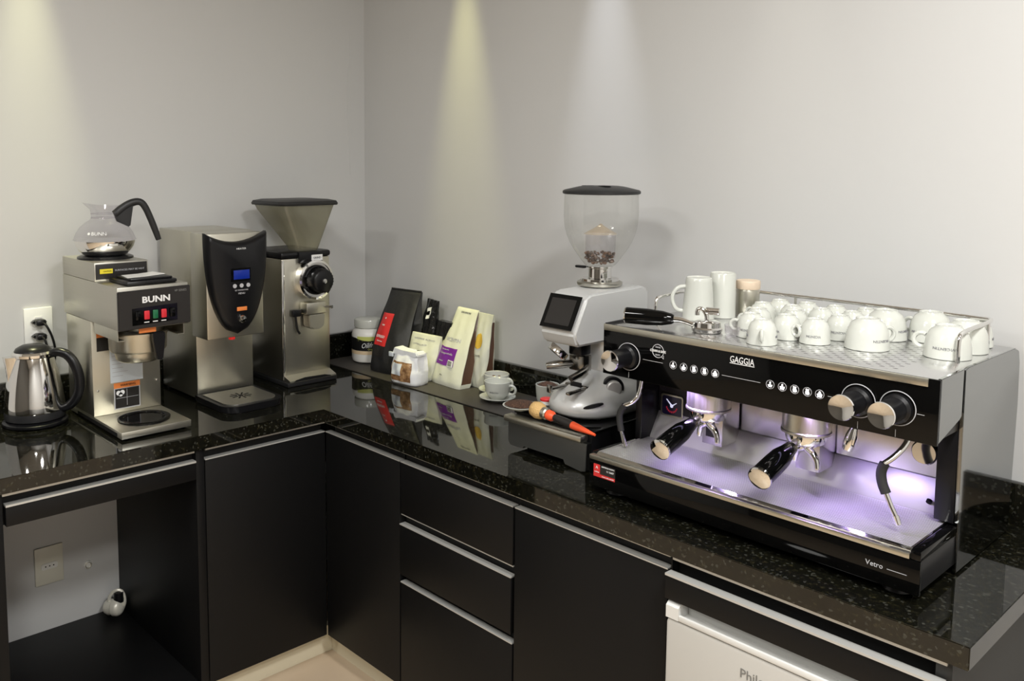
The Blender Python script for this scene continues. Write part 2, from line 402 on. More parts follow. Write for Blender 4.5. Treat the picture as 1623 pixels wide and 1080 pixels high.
B().lathe([(.0,-.03),(.022,-.03),(.026,-.018),(.024,-.004),(.028,.0),(.028,.012),(.024,.02),(.015,.027),(.0,.029)], (.06,-1.068,.132), (.8,.5,.1)).build('elbow', 'pipe', o)
B().tube([(.045,-1.08,.13),(.05,-1.085,.165),(.06,-1.065,.19),(.07,-1.045,.185),(.078,-1.04,.15),(.07,-1.045,.125)], .0055, 8, smooth=2).build('hose', 'pipe', o)
B().lathe([(0,0),(.016,0),(.017,.01),(.015,.032),(0,.034)], (.066,-1.056,.150)).build('plug', 'black', o)
o = outlet(-1.251,1.075,.083,.125,'socketw', 'white double wall socket above the steel kettle')
for zz in (1.096, 1.052):
    B().prism([(-1.262,zz-.014),(-1.242,zz-.014),(-1.238,zz),(-1.242,zz+.014),(-1.262,zz+.014),(-1.266,zz)], 0, .0095, .0115).build('socket_insert', 'white', o)
def plug(z, lbl, pts):
    o = thing('power_plug', (.02,-1.254,z), lbl, 'plug')
    B().box(.012,.050,-1.269,-1.239,z-.0095,z+.0095,.006).prism([(-1.276,z),(-1.266,z+.007),(-1.242,z+.007),(-1.232,z),(-1.242,z-.007),(-1.266,z-.007)],0,.012,.028).build('plug_body','black',o)
    B().tube(pts, .0035, 8, smooth=3).build('cord','blackm',o)
plug(1.096, 'upper black plug in the white double wall socket', [(.048,-1.25,1.096),(.068,-1.246,1.09),(.062,-1.228,1.05),(.045,-1.215,1.00),(.035,-1.225,.93),(.04,-1.235,.86),(.05,-1.24,.836)])
plug(1.052, 'lower black plug in the white double wall socket', [(.048,-1.254,1.052),(.062,-1.25,1.046),(.062,-1.243,1.01),(.05,-1.255,.95),(.04,-1.27,.88),(.045,-1.29,.837),(.07,-1.32,.834)])

# ------------------------------------------------------------ kettle
KX, KY = .19, -1.325
k = thing('electric_kettle', (KX,KY,ZC), 'polished steel electric kettle with black handle at the left end', 'kettle')
B().lathe([(0,0.001),(.082,.001),(.088,.006),(.088,.012),(.078,.018),(.0,.018)], (KX,KY,ZC), seg=48).build('power_base', 'black', k)
B().lathe([(.076,.0185),(.081,.022),(.082,.036),(.081,.043)], (KX,KY,ZC), seg=48).build('base_ring', 'darkpl', k)
B().lathe([(.081,.0435),(.0815,.048),(.080,.07),(.075,.11),(.067,.15),(.058,.185),(.054,.198),(.050,.198)], (KX,KY,ZC), seg=56).build('body', 'chrome', k)
B().lathe([(.053,.1985),(.056,.200),(.057,.208),(.052,.214),(.049,.214)], (KX,KY,ZC), seg=48).build('lid_ring', 'chrome', k)
B().lathe([(.049,.2145),(.045,.222),(.03,.230),(.01,.233),(0,.2335)], (KX,KY,ZC), seg=48).build('lid', 'black', k)
# spout towards -y
q = B(); rings = []
for z, d, w in [(.12,.001,.008),(.15,.010,.016),(.18,.020,.022),(.203,.028,.024)]:
    r0 = .081-(z-.0435)*.17
    rings.append([(KX+w*.9, KY-r0+.012, ZC+z), (KX+w*.5, KY-r0-d*.75, ZC+z), (KX, KY-r0-d, ZC+z+.003), (KX-w*.5, KY-r0-d*.75, ZC+z), (KX-w*.9, KY-r0+.012, ZC+z)])
q.loft(rings).build('spout', 'chrome', k, sharp=70)
q = B(); P = [(0,.052,.205),(0,.075,.212),(0,.105,.200),(0,.127,.160),(0,.133,.115),(0,.122,.075),(0,.098,.050),(0,.076,.046)]
P = [Vector((KX+p[1]*.66, KY+p[1]*.75, ZC+p[2])) for p in P]
q.tube(P, [.012,.013,.014,.0145,.014,.013,.012], 12, smooth=2).build('handle', 'black', k)
B().cyl((KX+.024,KY+.028,ZC+.207),(KX+.044,KY+.050,ZC+.207),.011,seg=14).build('lid_hinge', 'black', k)

# ------------------------------------------------------------ pour-over brewer
YL, YR = -1.208, -1.008
k = thing('coffee_brewer', (.33,-1.108,ZC), 'steel pour-over coffee brewer with a decanter on its upper warmer', 'coffee maker')
q = B()
for x in (.15,.50):
    for y in (YL+.02,YR-.02): q.cyl((x,y,ZC+.0005),(x,y,ZC+.006),.012,seg=14)
q.build('foot', 'rubber', k)
B().box(.13,.531,YL,YR,ZC+.006,.855,.0015).build('base', 'steel_h', k)
B().box(.20,.50,YL-.0012,YL-.0002,ZC+.008,.848).build('base_stripe', 'blackm', k)
B().lathe([(.072,.0002),(.072,.005),(.068,.007),(.058,.006),(.056,.003),(0,.003)], (.435,-1.105,.855), seg=48).build('lower_warmer', ['blackg'], k)
B().box(.13,.33,YL,YR,.8555,1.133,.0015).build('column', 'steel', k)
q = B()
for y, z in ((-1.195,.93),(-1.02,.935)): q.lathe([(.004,0),(.003,.002),(0,.0025)], (.3302,y,z), (1,0,0), seg=12)
q.build('screw', 'chrome', k)
B().box(.112,.531,YL,YR,1.1335,1.250,.0015).build('head', 'steel_dk', k)
cp = B().prism([(YL-.002,1.134),(YR+.002,1.138),(YR+.002,1.243),(YL-.002,1.240)], 0, .5313, .541, bev=.002).build('control_panel', 'panelgrey', k)
text('BUNN', 'lettering', 'line', cp, (.5416,-1.105,1.2135), width=.078, height=.0175, right=(0,1,0), bold=.03)
text('VP SERIES', 'lettering', 'greyprint', cp, (.5416,-1.035,1.231), width=.035, right=(0,1,0))
B().prism([(-1.173,1.146),(-1.046,1.150),(-1.046,1.196),(-1.173,1.192)], 0, .5413, .5425).build('switch_plate', 'blackg', cp)
for i, (mm, yy) in enumerate(zip(['blackg','redglow','green','redglow','blackg'], [-1.158,-1.134,-1.110,-1.086,-1.061])):
    s_ = B().box(.5426,.5475,yy-.0075,yy+.0075,1.160,1.184,.002).build('rocker_switch', mm, cp)
    lab(s_, {'redglow':'lit red rocker switch','green':'green rocker switch'}.get(mm, 'black rocker switch'))
q = B()
for yy in (-1.134,-1.110,-1.086): q.box(.5426,.5432,yy-.007,yy+.007,1.151,1.1535)
q.build('switch_print', 'line', cp)
wm = B().box(.112,.37,-1.207,-1.053,1.2505,1.303,.0015).build('upper_warmer', 'steel_dk', k)
B().box(.3703,.3725,-1.204,-1.057,1.256,1.299,.001).build('warmer_label', 'panelgrey', wm)
B().box(.3728,.3734,-1.193,-1.157,1.272,1.285).build('warning_sticker', 'yellow', wm)
text('CAUTION', 'lettering', 'blackm', wm, (.3736,-1.172,1.2785), width=.022, right=(0,1,0))
text('SURFACES MAY BE HOT', 'lettering', 'palegrey', wm, (.3732,-1.108,1.2795), width=.085, height=.005, right=(0,1,0))
B().lathe([(0,.0002),(.078,.0002),(.078,.005),(.070,.0085),(0,.0085)], (.245,-1.128,1.303), seg=48).build('warmer_plate', 'black', wm)
B().box(.385,.515,-1.175,-1.03,1.2505,1.262,.006).box(.40,.505,-1.16,-1.04,1.262,1.268,.004).build('reservoir_lid', 'black', k)
fn = B().lathe([(.074,.0),(.083,-.0005),(.083,-.006),(.0795,-.012),(.078,-.050),(.074,-.056),(.066,-.058),(.064,-.064),(.060,-.080),(.054,-.085),(.0,-.085)], (.425,-1.112,1.112), seg=48, cap=False).build('brew_funnel', 'steel', k)
B().box(.495,.510,-1.108,-1.084,1.098,1.112,.003).prism([(-1.110,1.118),(-1.076,1.118),(-1.074,1.105),(-1.082,1.040),(-1.100,1.040),(-1.110,1.10)],0,.510,.526,bev=.003).build('funnel_handle', 'black', fn)
q = B()
for y, e_ in ((-1.203,.018),(-1.016,-.018)):
    B().prism([(y-.001,1.1332),(y+.001,1.1332),(y+.001,1.104),(y+e_,1.104),(y+e_,1.102),(y-.001,1.102)] if e_ > 0 else [(y+.001,1.1332),(y-.001,1.1332),(y-.001,1.104),(y+e_,1.104),(y+e_,1.102),(y+.001,1.102)], 0, .345, .515).build('funnel_rail', 'steel', k)
B().cyl((.42,-1.11,1.1132),(.42,-1.11,1.1328),.045,seg=32).build('spray_head', 'steel', k)
lb = B().box(.3303,.3310,-1.194,-1.158,1.044,1.104).build('warning_label', 'panelgrey', k)
B().box(.3311,.3315,-1.194,-1.158,1.084,1.104).build('label_header', 'orange', lb)
lb = B().box(.3303,.3310,-1.158,-1.062,.946,1.09).build('instruction_sheet', 'paper', k)
q = B()
for j in range(9): q.box(.3311,.3313,-1.152,-1.152+random.uniform(.03,.06),1.06-j*.012,1.0615-j*.012)
q.build('print', 'palegrey', lb)
lb = B().box(.3303,.3310,-1.149,-1.072,.866,.944).build('warning_label', 'palegrey', k)
B().box(.3311,.3315,-1.149,-1.072,.928,.944).build('label_header', 'orange', lb)
B().box(.3311,.3315,-1.146,-1.075,.869,.926).build('label_panel', 'panelgrey', lb)
text('WARNING', 'lettering', 'blackm', lb, (.3317,-1.108,.936), width=.045, right=(0,1,0))
B().lathe([(.007,0),(.007,.0004)], (.3316,-1.136,.914), (1,0,0), seg=14).lathe([(.007,0),(.007,.0004)], (.3316,-1.125,.915), (1,0,0), seg=14).lathe([(.006,0),(.006,.0004)], (.3316,-1.130,.909), (1,0,0), seg=14).build('pictogram', 'line', lb)
B().box(.3316,.3319,-1.112,-1.111,.875,.924).box(.3316,.3319,-1.143,-1.078,.898,.899).build('divider', 'palegrey', lb)
lb = B().box(.520,.5225,-1.148,-1.10,1.1195,1.1325).build('front_sticker', 'orange', k)
o = thing('paper_slip', (.45,-1.10,1.2683), 'folded white paper slip on the black lid of the brewer', 'paper')
q = B(); q.loft([[(.415,-1.150,1.2683),(.485,-1.160,1.2683),(.485,-1.160,1.2693),(.415,-1.150,1.2693)],[(.410,-1.10,1.2683),(.475,-1.10,1.2683),(.475,-1.10,1.2695),(.410,-1.10,1.2695)],[(.405,-1.055,1.2695),(.465,-1.045,1.2695),(.465,-1.045,1.2715),(.405,-1.055,1.2715)]]).build('sheet', 'white', o)

# ------------------------------------------------------------ glass decanter
DX, DY, DZ = .245, -1.128, 1.3117
k = thing('glass_decanter', (DX,DY,DZ), 'glass coffee decanter with steel bottom and black handle on the upper warmer', 'decanter')
B().lathe([(0,.0002),(.056,.0002),(.062,.004),(.072,.014),(.081,.028),(.084,.040),(.0845,.044)], (DX,DY,DZ), seg=56).build('steel_bottom', 'chrome', k)
gb = B().lathe([(.0855,.0442),(.088,.046),(.085,.050),(.079,.066),(.068,.083),(.053,.096),(.040,.104),(.036,.109),(.036,.120),(.038,.134)], (DX,DY,DZ), seg=56, cap=False)
rg = []
for t in (0,.35,.7,1.):
    rg.append([(DX+(.038+.004*t)*cos(a), DY+(.038+.004*t)*sin(a) - .020*t*max(0,-sin(a))**3, DZ+.134+.012*t+.010*t*max(0,-sin(a))**2) for a in [2*pi*i/56 for i in range(56)]])
gb.loft(rg, cap=False); gl = gb.build('glass_body', 'glass', k, sharp=80)
B().ring((DX,DY,DZ+.110),(0,0,1),.0365,.0012).ring((DX,DY,DZ+.122),(0,0,1),.0368,.0010).build('neck_band', 'glass', gl)
def wr(x, y, z):
    a = x/.079; r = .0795-(y)*.45; 
    return (DX+(r+z)*cos(a+radians(-32)), DY+(r+z)*sin(a+radians(-32)), DZ+.068+y)
text('BUNN', 'lettering', 'line', gl, None, width=.040, height=.009, wrap=wr)
B().lathe([(.004,0),(.004,.0004)], wr(-.028,0,.0008), (cos(radians(-52)),sin(radians(-52)),.4), seg=12).build('logo_mark', 'line', gl)
q = B(); ang = radians(75); dx, dy = cos(ang), sin(ang)
H = lambda r, z: (DX+dx*r, DY+dy*r, DZ+z)
q.tube([H(.030,.118),H(.055,.140),H(.082,.155),H(.104,.156),H(.117,.138),H(.132,.10),H(.145,.062),H(.152,.040)], [.013,.013,.012,.011,.0105,.010,.010,.009,.008], 10, smooth=2)
t_ = Vector((-dy,dx,0))*.010
q.loft([[Vector(H(.026,.122))+t_*s_ for s_ in (1,)]+[Vector(H(.026,.122))-t_,Vector(H(.034,.098))-t_,Vector(H(.034,.098))+t_],
        [Vector(H(.058,.138))+t_,Vector(H(.058,.138))-t_,Vector(H(.066,.082))-t_,Vector(H(.066,.082))+t_],
        [Vector(H(.082,.150))+t_*.8,Vector(H(.082,.150))-t_*.8,Vector(H(.072,.086))-t_*.8,Vector(H(.072,.086))+t_*.8]])
q.build('handle', 'darkpl', k)

# ------------------------------------------------------------ hot water dispenser
k = thing('water_dispenser', (.25,-.77,ZC), 'tall steel hot water dispenser with a black shield front and blue display', 'water dispenser')
q = B()
for x in (.05,.26):
    for y in (-.85,-.68): q.cyl((x,y,ZC+.0005),(x,y,ZC+.008),.014,seg=14)
q.build('foot', 'rubber', k)
B().box(.026,.28,-.866,-.668,ZC+.008,1.368,.002).build('body', 'steel', k)
hd = B().box(.2805,.385,-.880,-.686,1.043,1.368,.004).build('head', 'steel', k)
zt, zb, ym = 1.372, 1.056, -.786
def shield(x, grow=0., bul=0.):
    pts = []
    N = 22
    for i in range(N+1):                       # right edge down to the tip then left edge up
        t = i/N; z = zt-(zt-zb)*sin(t*pi/2)**1.0 if False else zt-(zt-zb)*t
        pts.append((.104*sqrt(max(0, 1-t**2.3)), z))
    R = [(ym+w, z) for w, z in pts]; L = [(ym-w, z) for w, z in pts[::-1]][1:]
    top = [(ym-.104+.208*j/12, zt-.030*(1-((j-6)/6)**2)) for j in range(1,12)]
    return R+L+top
S = shield(0)
cx_, cz_ = ym, 1.24
def sh(x, k_): return [(x, cx_+(y-cx_)*k_, cz_+(z-cz_)*k_) for y, z in S]
q = B(); q.loft([sh(.3855,1.0), sh(.400,1.0), sh(.412,.955), sh(.418,.86)], cap=True)
sf = q.build('shield_panel', 'black', k, sharp=50)
B().box(.4185,.4195,-.806,-.752,1.228,1.256,.0003).build('display', 'blue', sf)
B().box(.4183,.4188,-.815,-.748,1.222,1.262).build('display_bezel', 'blackg', sf)
text('HEATER', 'lettering', 'line', sf, (.4188,-.778,1.322), width=.032, height=.005, right=(0,1,0))
q = B()
for y in (-.803,-.780,-.757): q.cyl((.4185,y,1.208),(.4200,y,1.208),.0065,seg=16)
q.build('button', 'palegrey', sf)
text('SET TEMPERATURE', 'lettering', 'palegrey', sf, (.4188,-.780,1.194), width=.045, height=.004, right=(0,1,0))
text('MENU', 'lettering', 'palegrey', sf, (.4188,-.780,1.184), width=.022, right=(0,1,0))
B().box(.4185,.4195,-.797,-.763,1.130,1.142,.0003).build('badge', 'orange', sf)
B().lathe([(.013,0),(.013,.006),(.010,.010),(0,.011)], (.4185,-.780,1.104), (1,0,0), seg=28).build('dispense_button', 'chrome', sf)
B().cyl((.34,-.775,1.028),(.34,-.775,1.0428),.010,seg=18).build('nozzle', 'redtip', k)
def rrect(x0, x1, y0, y1, r, z, n=6):
    P = [(x0,y0)]
    for i in range(n+1): a = -pi/2+pi/2*i/n; P.append((x1-r+r*cos(a), y0+r+r*sin(a)))
    for i in range(n+1): a = pi/2*i/n; P.append((x1-r+r*cos(a), y1-r+r*sin(a)))
    P.append((x0,y1)); return [(x, y, z) for x, y in P]
B().loft([rrect(.282,.490,-.872,-.672,.05,ZC+.001),rrect(.282,.492,-.876,-.668,.05,ZC+.018),rrect(.282,.492,-.876,-.668,.05,ZC+.022)]).build('drip_tray', 'black', k)
tp = B().loft([rrect(.300,.474,-.860,-.684,.040,ZC+.0222),rrect(.300,.474,-.860,-.684,.040,ZC+.0245)]).build('tray_plate', 'steel_dk', k)
q = B()
for i in range(10):
    a = 2*pi*i/10; ca, sa = cos(a), sin(a)
    q.loft([[(.385+ca*r-sa*.0022*s, -.772+sa*r+ca*.0022*s, z) for r, s in ((.012,1),(.012,-1),(.034,-1.4),(.034,1.4))] for z in (ZC+.0246,ZC+.0250)])
q.cyl((.385,-.772,ZC+.0246),(.385,-.772,ZC+.0250),.008,seg=14).build('drain_slot', 'blackm', tp)

# ------------------------------------------------------------ bulk grinder
GL, GR = -.560, -.368
k = thing('bulk_grinder', (.18,-.46,ZC), 'tall steel bulk coffee grinder with wedge-shaped smoky hopper in the corner', 'coffee grinder')
B().box(.045,.325,-.563,-.365,ZC+.0008,ZC+.016,.003).build('base', 'darkpl', k)
B().box(.055,.289,GL,GR,ZC+.0165,1.262,.004).build('body', 'steel', k)
B().box(.050,.294,GL-.004,GR+.004,1.2625,1.285,.009).build('top_cap', 'black', k)
B().box(.286,.2915,GL-.001,GL+.010,ZC+.02,1.258,.003).build('front_edge', 'chrome', k)
q = B().prism([(.2895,ZC+.035),(.2895,ZC+.0165),(.330,ZC+.0165),(.330,ZC+.022)], 1, -.558, -.372)
q.build('front_shelf', 'steel_h', k)
q = B()
q.prism([(-.545,ZC+.018),(-.395,ZC+.018),(-.395,ZC+.021),(-.42,ZC+.027),(-.50,ZC+.029),(-.535,ZC+.024)], 0, .3302, .3315).build('shelf_cutout', 'blackm', k)
def rr(x0, x1, y0, y1, r, z, n=4):
    P = []
    for cx, cy, a0 in ((x1-r,y1-r,0),(x0+r,y1-r,pi/2),(x0+r,y0+r,pi),(x1-r,y0+r,3*pi/2)):
        for i in range(n+1): a = a0+pi/2*i/n; P.append((cx+r*cos(a), cy+r*sin(a), z))
    return P
hp = B().loft([rr(.215,.285,-.495,-.405,.02,1.2855),rr(.212,.288,-.50,-.40,.02,1.300),rr(.105,.300,-.555,-.350,.025,1.425),rr(.100,.303,-.560,-.345,.025,1.440)], cap=False).build('hopper', 'smoke', k)
lab(hp, 'smoky translucent wedge-shaped hopper')
B().loft([rr(.092,.312,-.568,-.335,.028,1.4405),rr(.090,.314,-.570,-.333,.028,1.446),rr(.094,.310,-.566,-.337,.028,1.455),rr(.115,.29,-.545,-.358,.028,1.460)]).build('hopper_lid', 'darkpl', hp)
B().box(.2895,.305,-.500,-.405,1.245,1.284,.004).build('collar', 'black', k)
B().box(.3052,.3065,-.452,-.408,1.252,1.272).build('badge', 'line', k)
text('GRIND', 'lettering', 'blackm', k, (.3069,-.43,1.262), width=.03, right=(0,1,0))
AY, AZ = -.445, 1.188
dr = B().lathe([(.0,0),(.064,0),(.064,.026),(.068,.028),(.068,.036),(.060,.038),(.060,.034),(.0,.034)], (.2895,AY,AZ), (1,0,0), seg=56).build('dial_housing', 'chrome', k)
B().ring((.3285,AY,AZ),(1,0,0),.047,.0042,a0=.5,a1=3.0).ring((.3285,AY,AZ),(1,0,0),.047,.0042,a0=3.5,a1=6.0).build('dial_scale', 'black', dr)
q = B()
prof = []
for x_, r_ in ((.3262,.036),(.330,.042),(.368,.040),(.372,.036)):
    prof.append([(x_, AY+(r_+(.0012 if i%2 else -.0012))*cos(2*pi*i/48), AZ+(r_+(.0012 if i%2 else -.0012))*sin(2*pi*i/48)) for i in range(48)])
kb = q.loft(prof).build('dial_knob', 'black', k, sharp=60)
B().lathe([(.009,0),(.008,.004),(0,.005)], (.3722,AY,AZ), (1,0,0), seg=20).build('knob_screw', 'chrome', kb)
B().box(.2895,.334,-.492,-.412,1.072,1.112,.004).build('spout_block', 'steel', k)
B().prism([(-.485,1.071),(-.420,1.071),(-.424,1.030),(-.440,1.020),(-.468,1.020),(-.484,1.032)], 0, .298, .338, bev=.003).build('spout_flap', 'brownsteel' if False else 'steel_dk', k)
B().box(.2895,.312,-.532,-.497,1.065,1.090,.005).tube([(.300,-.515,1.065),(.300,-.510,1.02),(.302,-.500,1.005)],.004,8,smooth=1).build('bag_clamp', 'black', k)
q = B().cyl((.334,-.415,1.094),(.352,-.405,1.094),.004,seg=10).lathe([(.006,0),(.006,.004)],(.352,-.405,1.094),(1,.4,0),seg=12).build('latch_knob','chrome',k)

# ------------------------------------------------------------ counter mat
B().prism([(.36,-.255),(1.20,-.255),(1.20,-.024),(.06,-.024),(.06,-.255)], 2, ZC+.0006, ZC+.003).build('counter_mat', 'mat', origin=(.6,-.14,ZC))
tag(bpy.data.objects['counter_mat'], 'flat dark brown mat on the worktop under the coffee bags', 'mat')
ZM = ZC+.0035

# ------------------------------------------------------------ powder jar
JX, JY = .175, -.115
k = thing('powder_jar', (JX,JY,ZM), 'white screw-top jar with a black and lime label in the corner', 'jar')
B().lathe([(0,.0005),(.050,.0005),(.060,.006),(.064,.018),(.064,.105),(.060,.120),(.050,.130),(.050,.132),(0,.132)], (JX,JY,ZM), seg=48).build('jar_body', 'white', k)
B().lathe([(0,.1325),(.053,.1325),(.055,.135),(.055,.158),(.053,.163),(.048,.165),(.0,.165)], (JX,JY,ZM), seg=48).build('lid', 'porc', k)
def band(z0, z1, r, a0, a1, name, m, par, dip=0., n=30, c=(JX,JY,ZM), th=.0006):
    q = B(); A = [a0+(a1-a0)*i/n for i in range(n+1)]
    rg = []
    for a in A:
        tt = (a-(a0+a1)/2)/((a1-a0)/2); zt_ = z1-dip*max(0, 1-(tt*2.0)**2)
        ca, sa = cos(a), sin(a)
        rg.append([(c[0]+r*ca, c[1]+r*sa, c[2]+z0),(c[0]+(r+th)*ca, c[1]+(r+th)*sa, c[2]+z0),(c[0]+(r+th)*ca, c[1]+(r+th)*sa, c[2]+zt_),(c[0]+r*ca, c[1]+r*sa, c[2]+zt_)])
    return q.loft(rg).build(name, m, par)
va = radians(-35)
lb = band(.050,.098,.0642,va-1.75,va+1.75,'label','blackm',k,dip=.010)
band(.086,.104,.0641,va-.75,va+.75,'label_top','lime',k)
band(.036,.0495,.0642,va-1.75,va+1.75,'label_foot','creamy',k)
text('Oilifrut', 'lettering', 'line', lb, None, width=.062, height=.019, shear=.3, wrap=lambda x,y,z:(JX+(.0652+z)*cos(va+.05+x/.065), JY+(.0652+z)*sin(va+.05+x/.065), ZM+.073+y+.18*x*.6))
text('Original', 'lettering', 'lime', lb, None, width=.03, wrap=lambda x,y,z:(JX+(.0652+z)*cos(va+.15+x/.065), JY+(.0652+z)*sin(va+.15+x/.065), ZM+.056+y))

# ------------------------------------------------------------ coffee bags
class Bag:
    """gusseted bag: base width w, depth d, height h; pinches to a flat seam at the top; local coordinates"""
    def __init__(s, w, d, h, wt, dt=.006, lean=0., shear=0., crease=.35, seed=0, lump=.004, fold=0., dpow=1.5):
        s.__dict__.update(w=w, d=d, h=h, wt=wt, dt=dt, lean=lean, shear=shear, crease=crease, seed=seed, lump=lump, fold=fold, dpow=dpow)
    def pt(s, u, t, side, off=0.):
        """u in -1..1 across; t in 0..1 up; side -1 front, +1 back"""
        w = s.w*(1-t)+s.wt*t + .012*sin(pi*min(1,t*1.2))
        d = s.d*(1-t**s.dpow)+s.dt*t**s.dpow
        rnd = .55+.45*min(1, t*6)
        k = (1-abs(u)**6*.25)
        n = s.lump*(sin(9*u+7*t+s.seed)+sin(17*t-6*u+2.1*s.seed)*.6)*min(1, 4*(1-t)+.2)*min(1,t*8)
        bulge = .012*sin(pi*t)*(1-u*u)
        y = side*(d/2*k*(1 if t>.03 else .9) + bulge + n*.6 + off)
        x = u*w/2*(1 if t>.02 else .96)
        z = t*s.h
        return Vector((x + s.shear*t + off*0, y + s.lean*t*t**.15, z))
    def mesh(s, nu=14, nt=26):
        q = B(); rings = []
        for j in range(nt+1):
            t = j/nt; r = []
            for i in range(nu+1): r.append(s.pt(-1+2*i/nu, t, -1))
            a = s.pt(1, t, -1); b_ = s.pt(1, t, 1); m = (a+b_)/2; m.x -= s.crease*(a-b_).length*.5*min(1, t*1.6); r.append(m)
            for i in range(nu+1): r.append(s.pt(1-2*i/nu, t, 1))
            a = s.pt(-1, t, -1); b_ = s.pt(-1, t, 1); m = (a+b_)/2; m.x += s.crease*(a-b_).length*.5*min(1, t*1.6); r.append(m)
            rings.append(r)
        return q.loft(rings)
    def patch(s, u0, u1, t0, t1, off, name, m, par, n=10, k=12, side=-1, round_=0., shear=0., th=.0006):
        q = B(); rg = []
        for j in range(k+1):
            t = t0+(t1-t0)*j/k
            ins = 0
            F = []; Bk = []
            for i in range(n+1):
                f = i/n
                if round_: e = abs(2*j/k-1); ins = (1-sqrt(max(0,1-e**2)))*round_*(u1-u0)/2
                u = (u0+ins)+((u1-ins)-(u0+ins))*f + shear*(t-t0)
                F.append(s.pt(u, t, side, off+th)); Bk.append(s.pt(u, t, side, off))
            rg.append(F+Bk[::-1])
        return q.loft(rg).build(name, m, par, local=True, sharp=60)
    def text(s, st, u, t, width, m, par, height=None, off=.0016, name='lettering', bold=0., slope=0.):
        def wr(x, y, z): return s.pt(u+2*x/s.w, t+y/s.h+slope*x, -1, off+z)
        return text(st, name, m, par, None, width=width, height=height, wrap=wr, local=True, bold=bold)
def side_patch(bag, t0, t1, name, m, par, off=.0008, k=16):
    """gusset colour on the +x side following the crease"""
    q = B(); rg = []
    for j in range(k+1):
        t = t0+(t1-t0)*j/k; a = bag.pt(1,t,-1); b_ = bag.pt(1,t,1); m_ = (a+b_)/2; m_.x -= bag.crease*(a-b_).length*.5*min(1,t*1.6)
        A = [a+Vector((off,.002,0)), m_+Vector((off,0,0)), b_+Vector((off,-.002,0))]
        rg.append(A+[v-Vector((.0006,0,0)) for v in A[::-1]])
    return q.loft(rg).build(name, m, par, local=True, sharp=60)
Z1 = ZM
# tall black bag with red label
k = thing('coffee_bag', (.372,-.155,Z1), 'tall black coffee bag with a red label leaning against the wall', 'coffee bag', rz=radians(8))
bg = Bag(.160,.095,.285,.150,.010,lean=.090,shear=-.012,crease=.6,seed=1,lump=.003,dpow=2.2)
b1 = bg.mesh().build('bag_body', 'bagblk', k, local=True, sharp=60)
lb = bg.patch(-.80,-.05,.33,.72,.0006,'label','red',b1, shear=0)
bg.text('ESPRESSO', -.48, .44, .044, 'line', lb, height=.009, off=.0018)
bg.text('CAFE', -.48, .58, .018, 'line', lb, height=.005, off=.0018)
bg.text('Gourmet', -.48, .385, .030, 'line', lb, height=.005, off=.0018)
q = B().lathe([(.005,0),(.001,.0008)], bg.pt(-.47,.66,-1,.0018), (0,-1,.2), seg=3).build('emblem','line',lb,local=True)
lb = bg.patch(-.86,-.1,.20,.32,.0006,'lower_print','panelgrey',b1)
B().tube([bg.pt(-.98+.196*i,1.0,-1,.001)+Vector((0,.003,.002)) for i in range(11)], .0035, 8).build('top_seam','bagblk',b1,local=True)
# shiny black bag behind
k = thing('coffee_bag', (.464,-.068,Z1), 'crumpled glossy black foil bag behind the tall black bag', 'coffee bag', rz=radians(-14))
bg = Bag(.080,.042,.262,.082,.006,lean=.028,shear=-.005,crease=.5,seed=4,lump=.007)
b1 = bg.mesh().build('bag_body', 'bagshiny', k, local=True, sharp=60)
lb = bg.patch(-.55,.45,.74,.90,.0008,'white_print','line',b1,round_=1.,shear=.8)
bg.patch(-.25,.15,.79,.85,.0016,'print_centre','blackg',lb,round_=1.,shear=.8)
# low black bag lying behind the pouch
k = thing('coffee_bag', (.546,-.070,Z1), 'low glossy black bag with a rolled top behind the cream pouch', 'coffee bag', rz=radians(-4))
bg = Bag(.078,.044,.198,.080,.024,lean=.010,shear=.014,crease=.3,seed=9,lump=.005)
b1 = bg.mesh().build('bag_body', 'bagshiny', k, local=True, sharp=60)
# cream pouch
k = thing('stand_up_pouch', (.512,-.136,Z1), 'cream stand-up pouch with faint print between black bag and purple label bag', 'pouch', rz=radians(4))
bg = Bag(.128,.054,.152,.145,.006,lean=.026,shear=.004,crease=.1,seed=3,lump=.003)
b1 = bg.mesh().build('bag_body', 'bagcream', k, local=True, sharp=60)
q = None
for (u,t,w) in ((-.2,.78,.06),(.3,.62,.03),(.35,.5,.03),(.45,.30,.02),(0,.9,.09)):
    bg.text('COFFEE BLEND' if w>.05 else 'ROAST', u, t, w, 'palegrey', b1, height=.0035, name='print')
bg.patch(-.15,.75,.80,.93,.0008,'valve_shadow_print','palegrey',b1,round_=1.) if False else None
# small white bag with window
k = thing('coffee_bag', (.543,-.216,Z1), 'small white coffee bag with a clear window standing in front', 'coffee bag', rz=radians(6))
bg = Bag(.118,.078,.108,.112,.052,lean=.006,shear=.0,crease=.25,seed=6,lump=.003,dpow=1.2)
b1 = bg.mesh(12,16).build('bag_body', 'bagwhite', k, local=True, sharp=60)
wn = bg.patch(-.80,.70,.12,.72,.0006,'window','window',b1)
bg.patch(-.74,.02,.30,.66,.0014,'label','paper',wn)
B().prism([(-.060,.102),(-.050,.122),(-.020,.116),(.020,.112),(.055,.118),(.062,.104),(.052,.096),(-.055,.096)],1,-.024,.018,bev=.003).build('folded_top','bagwhite',b1,local=True)
B().box(-.071,-.052,-.030,-.024,.088,.104,.001).build('tin_tie','paper',b1,local=True)
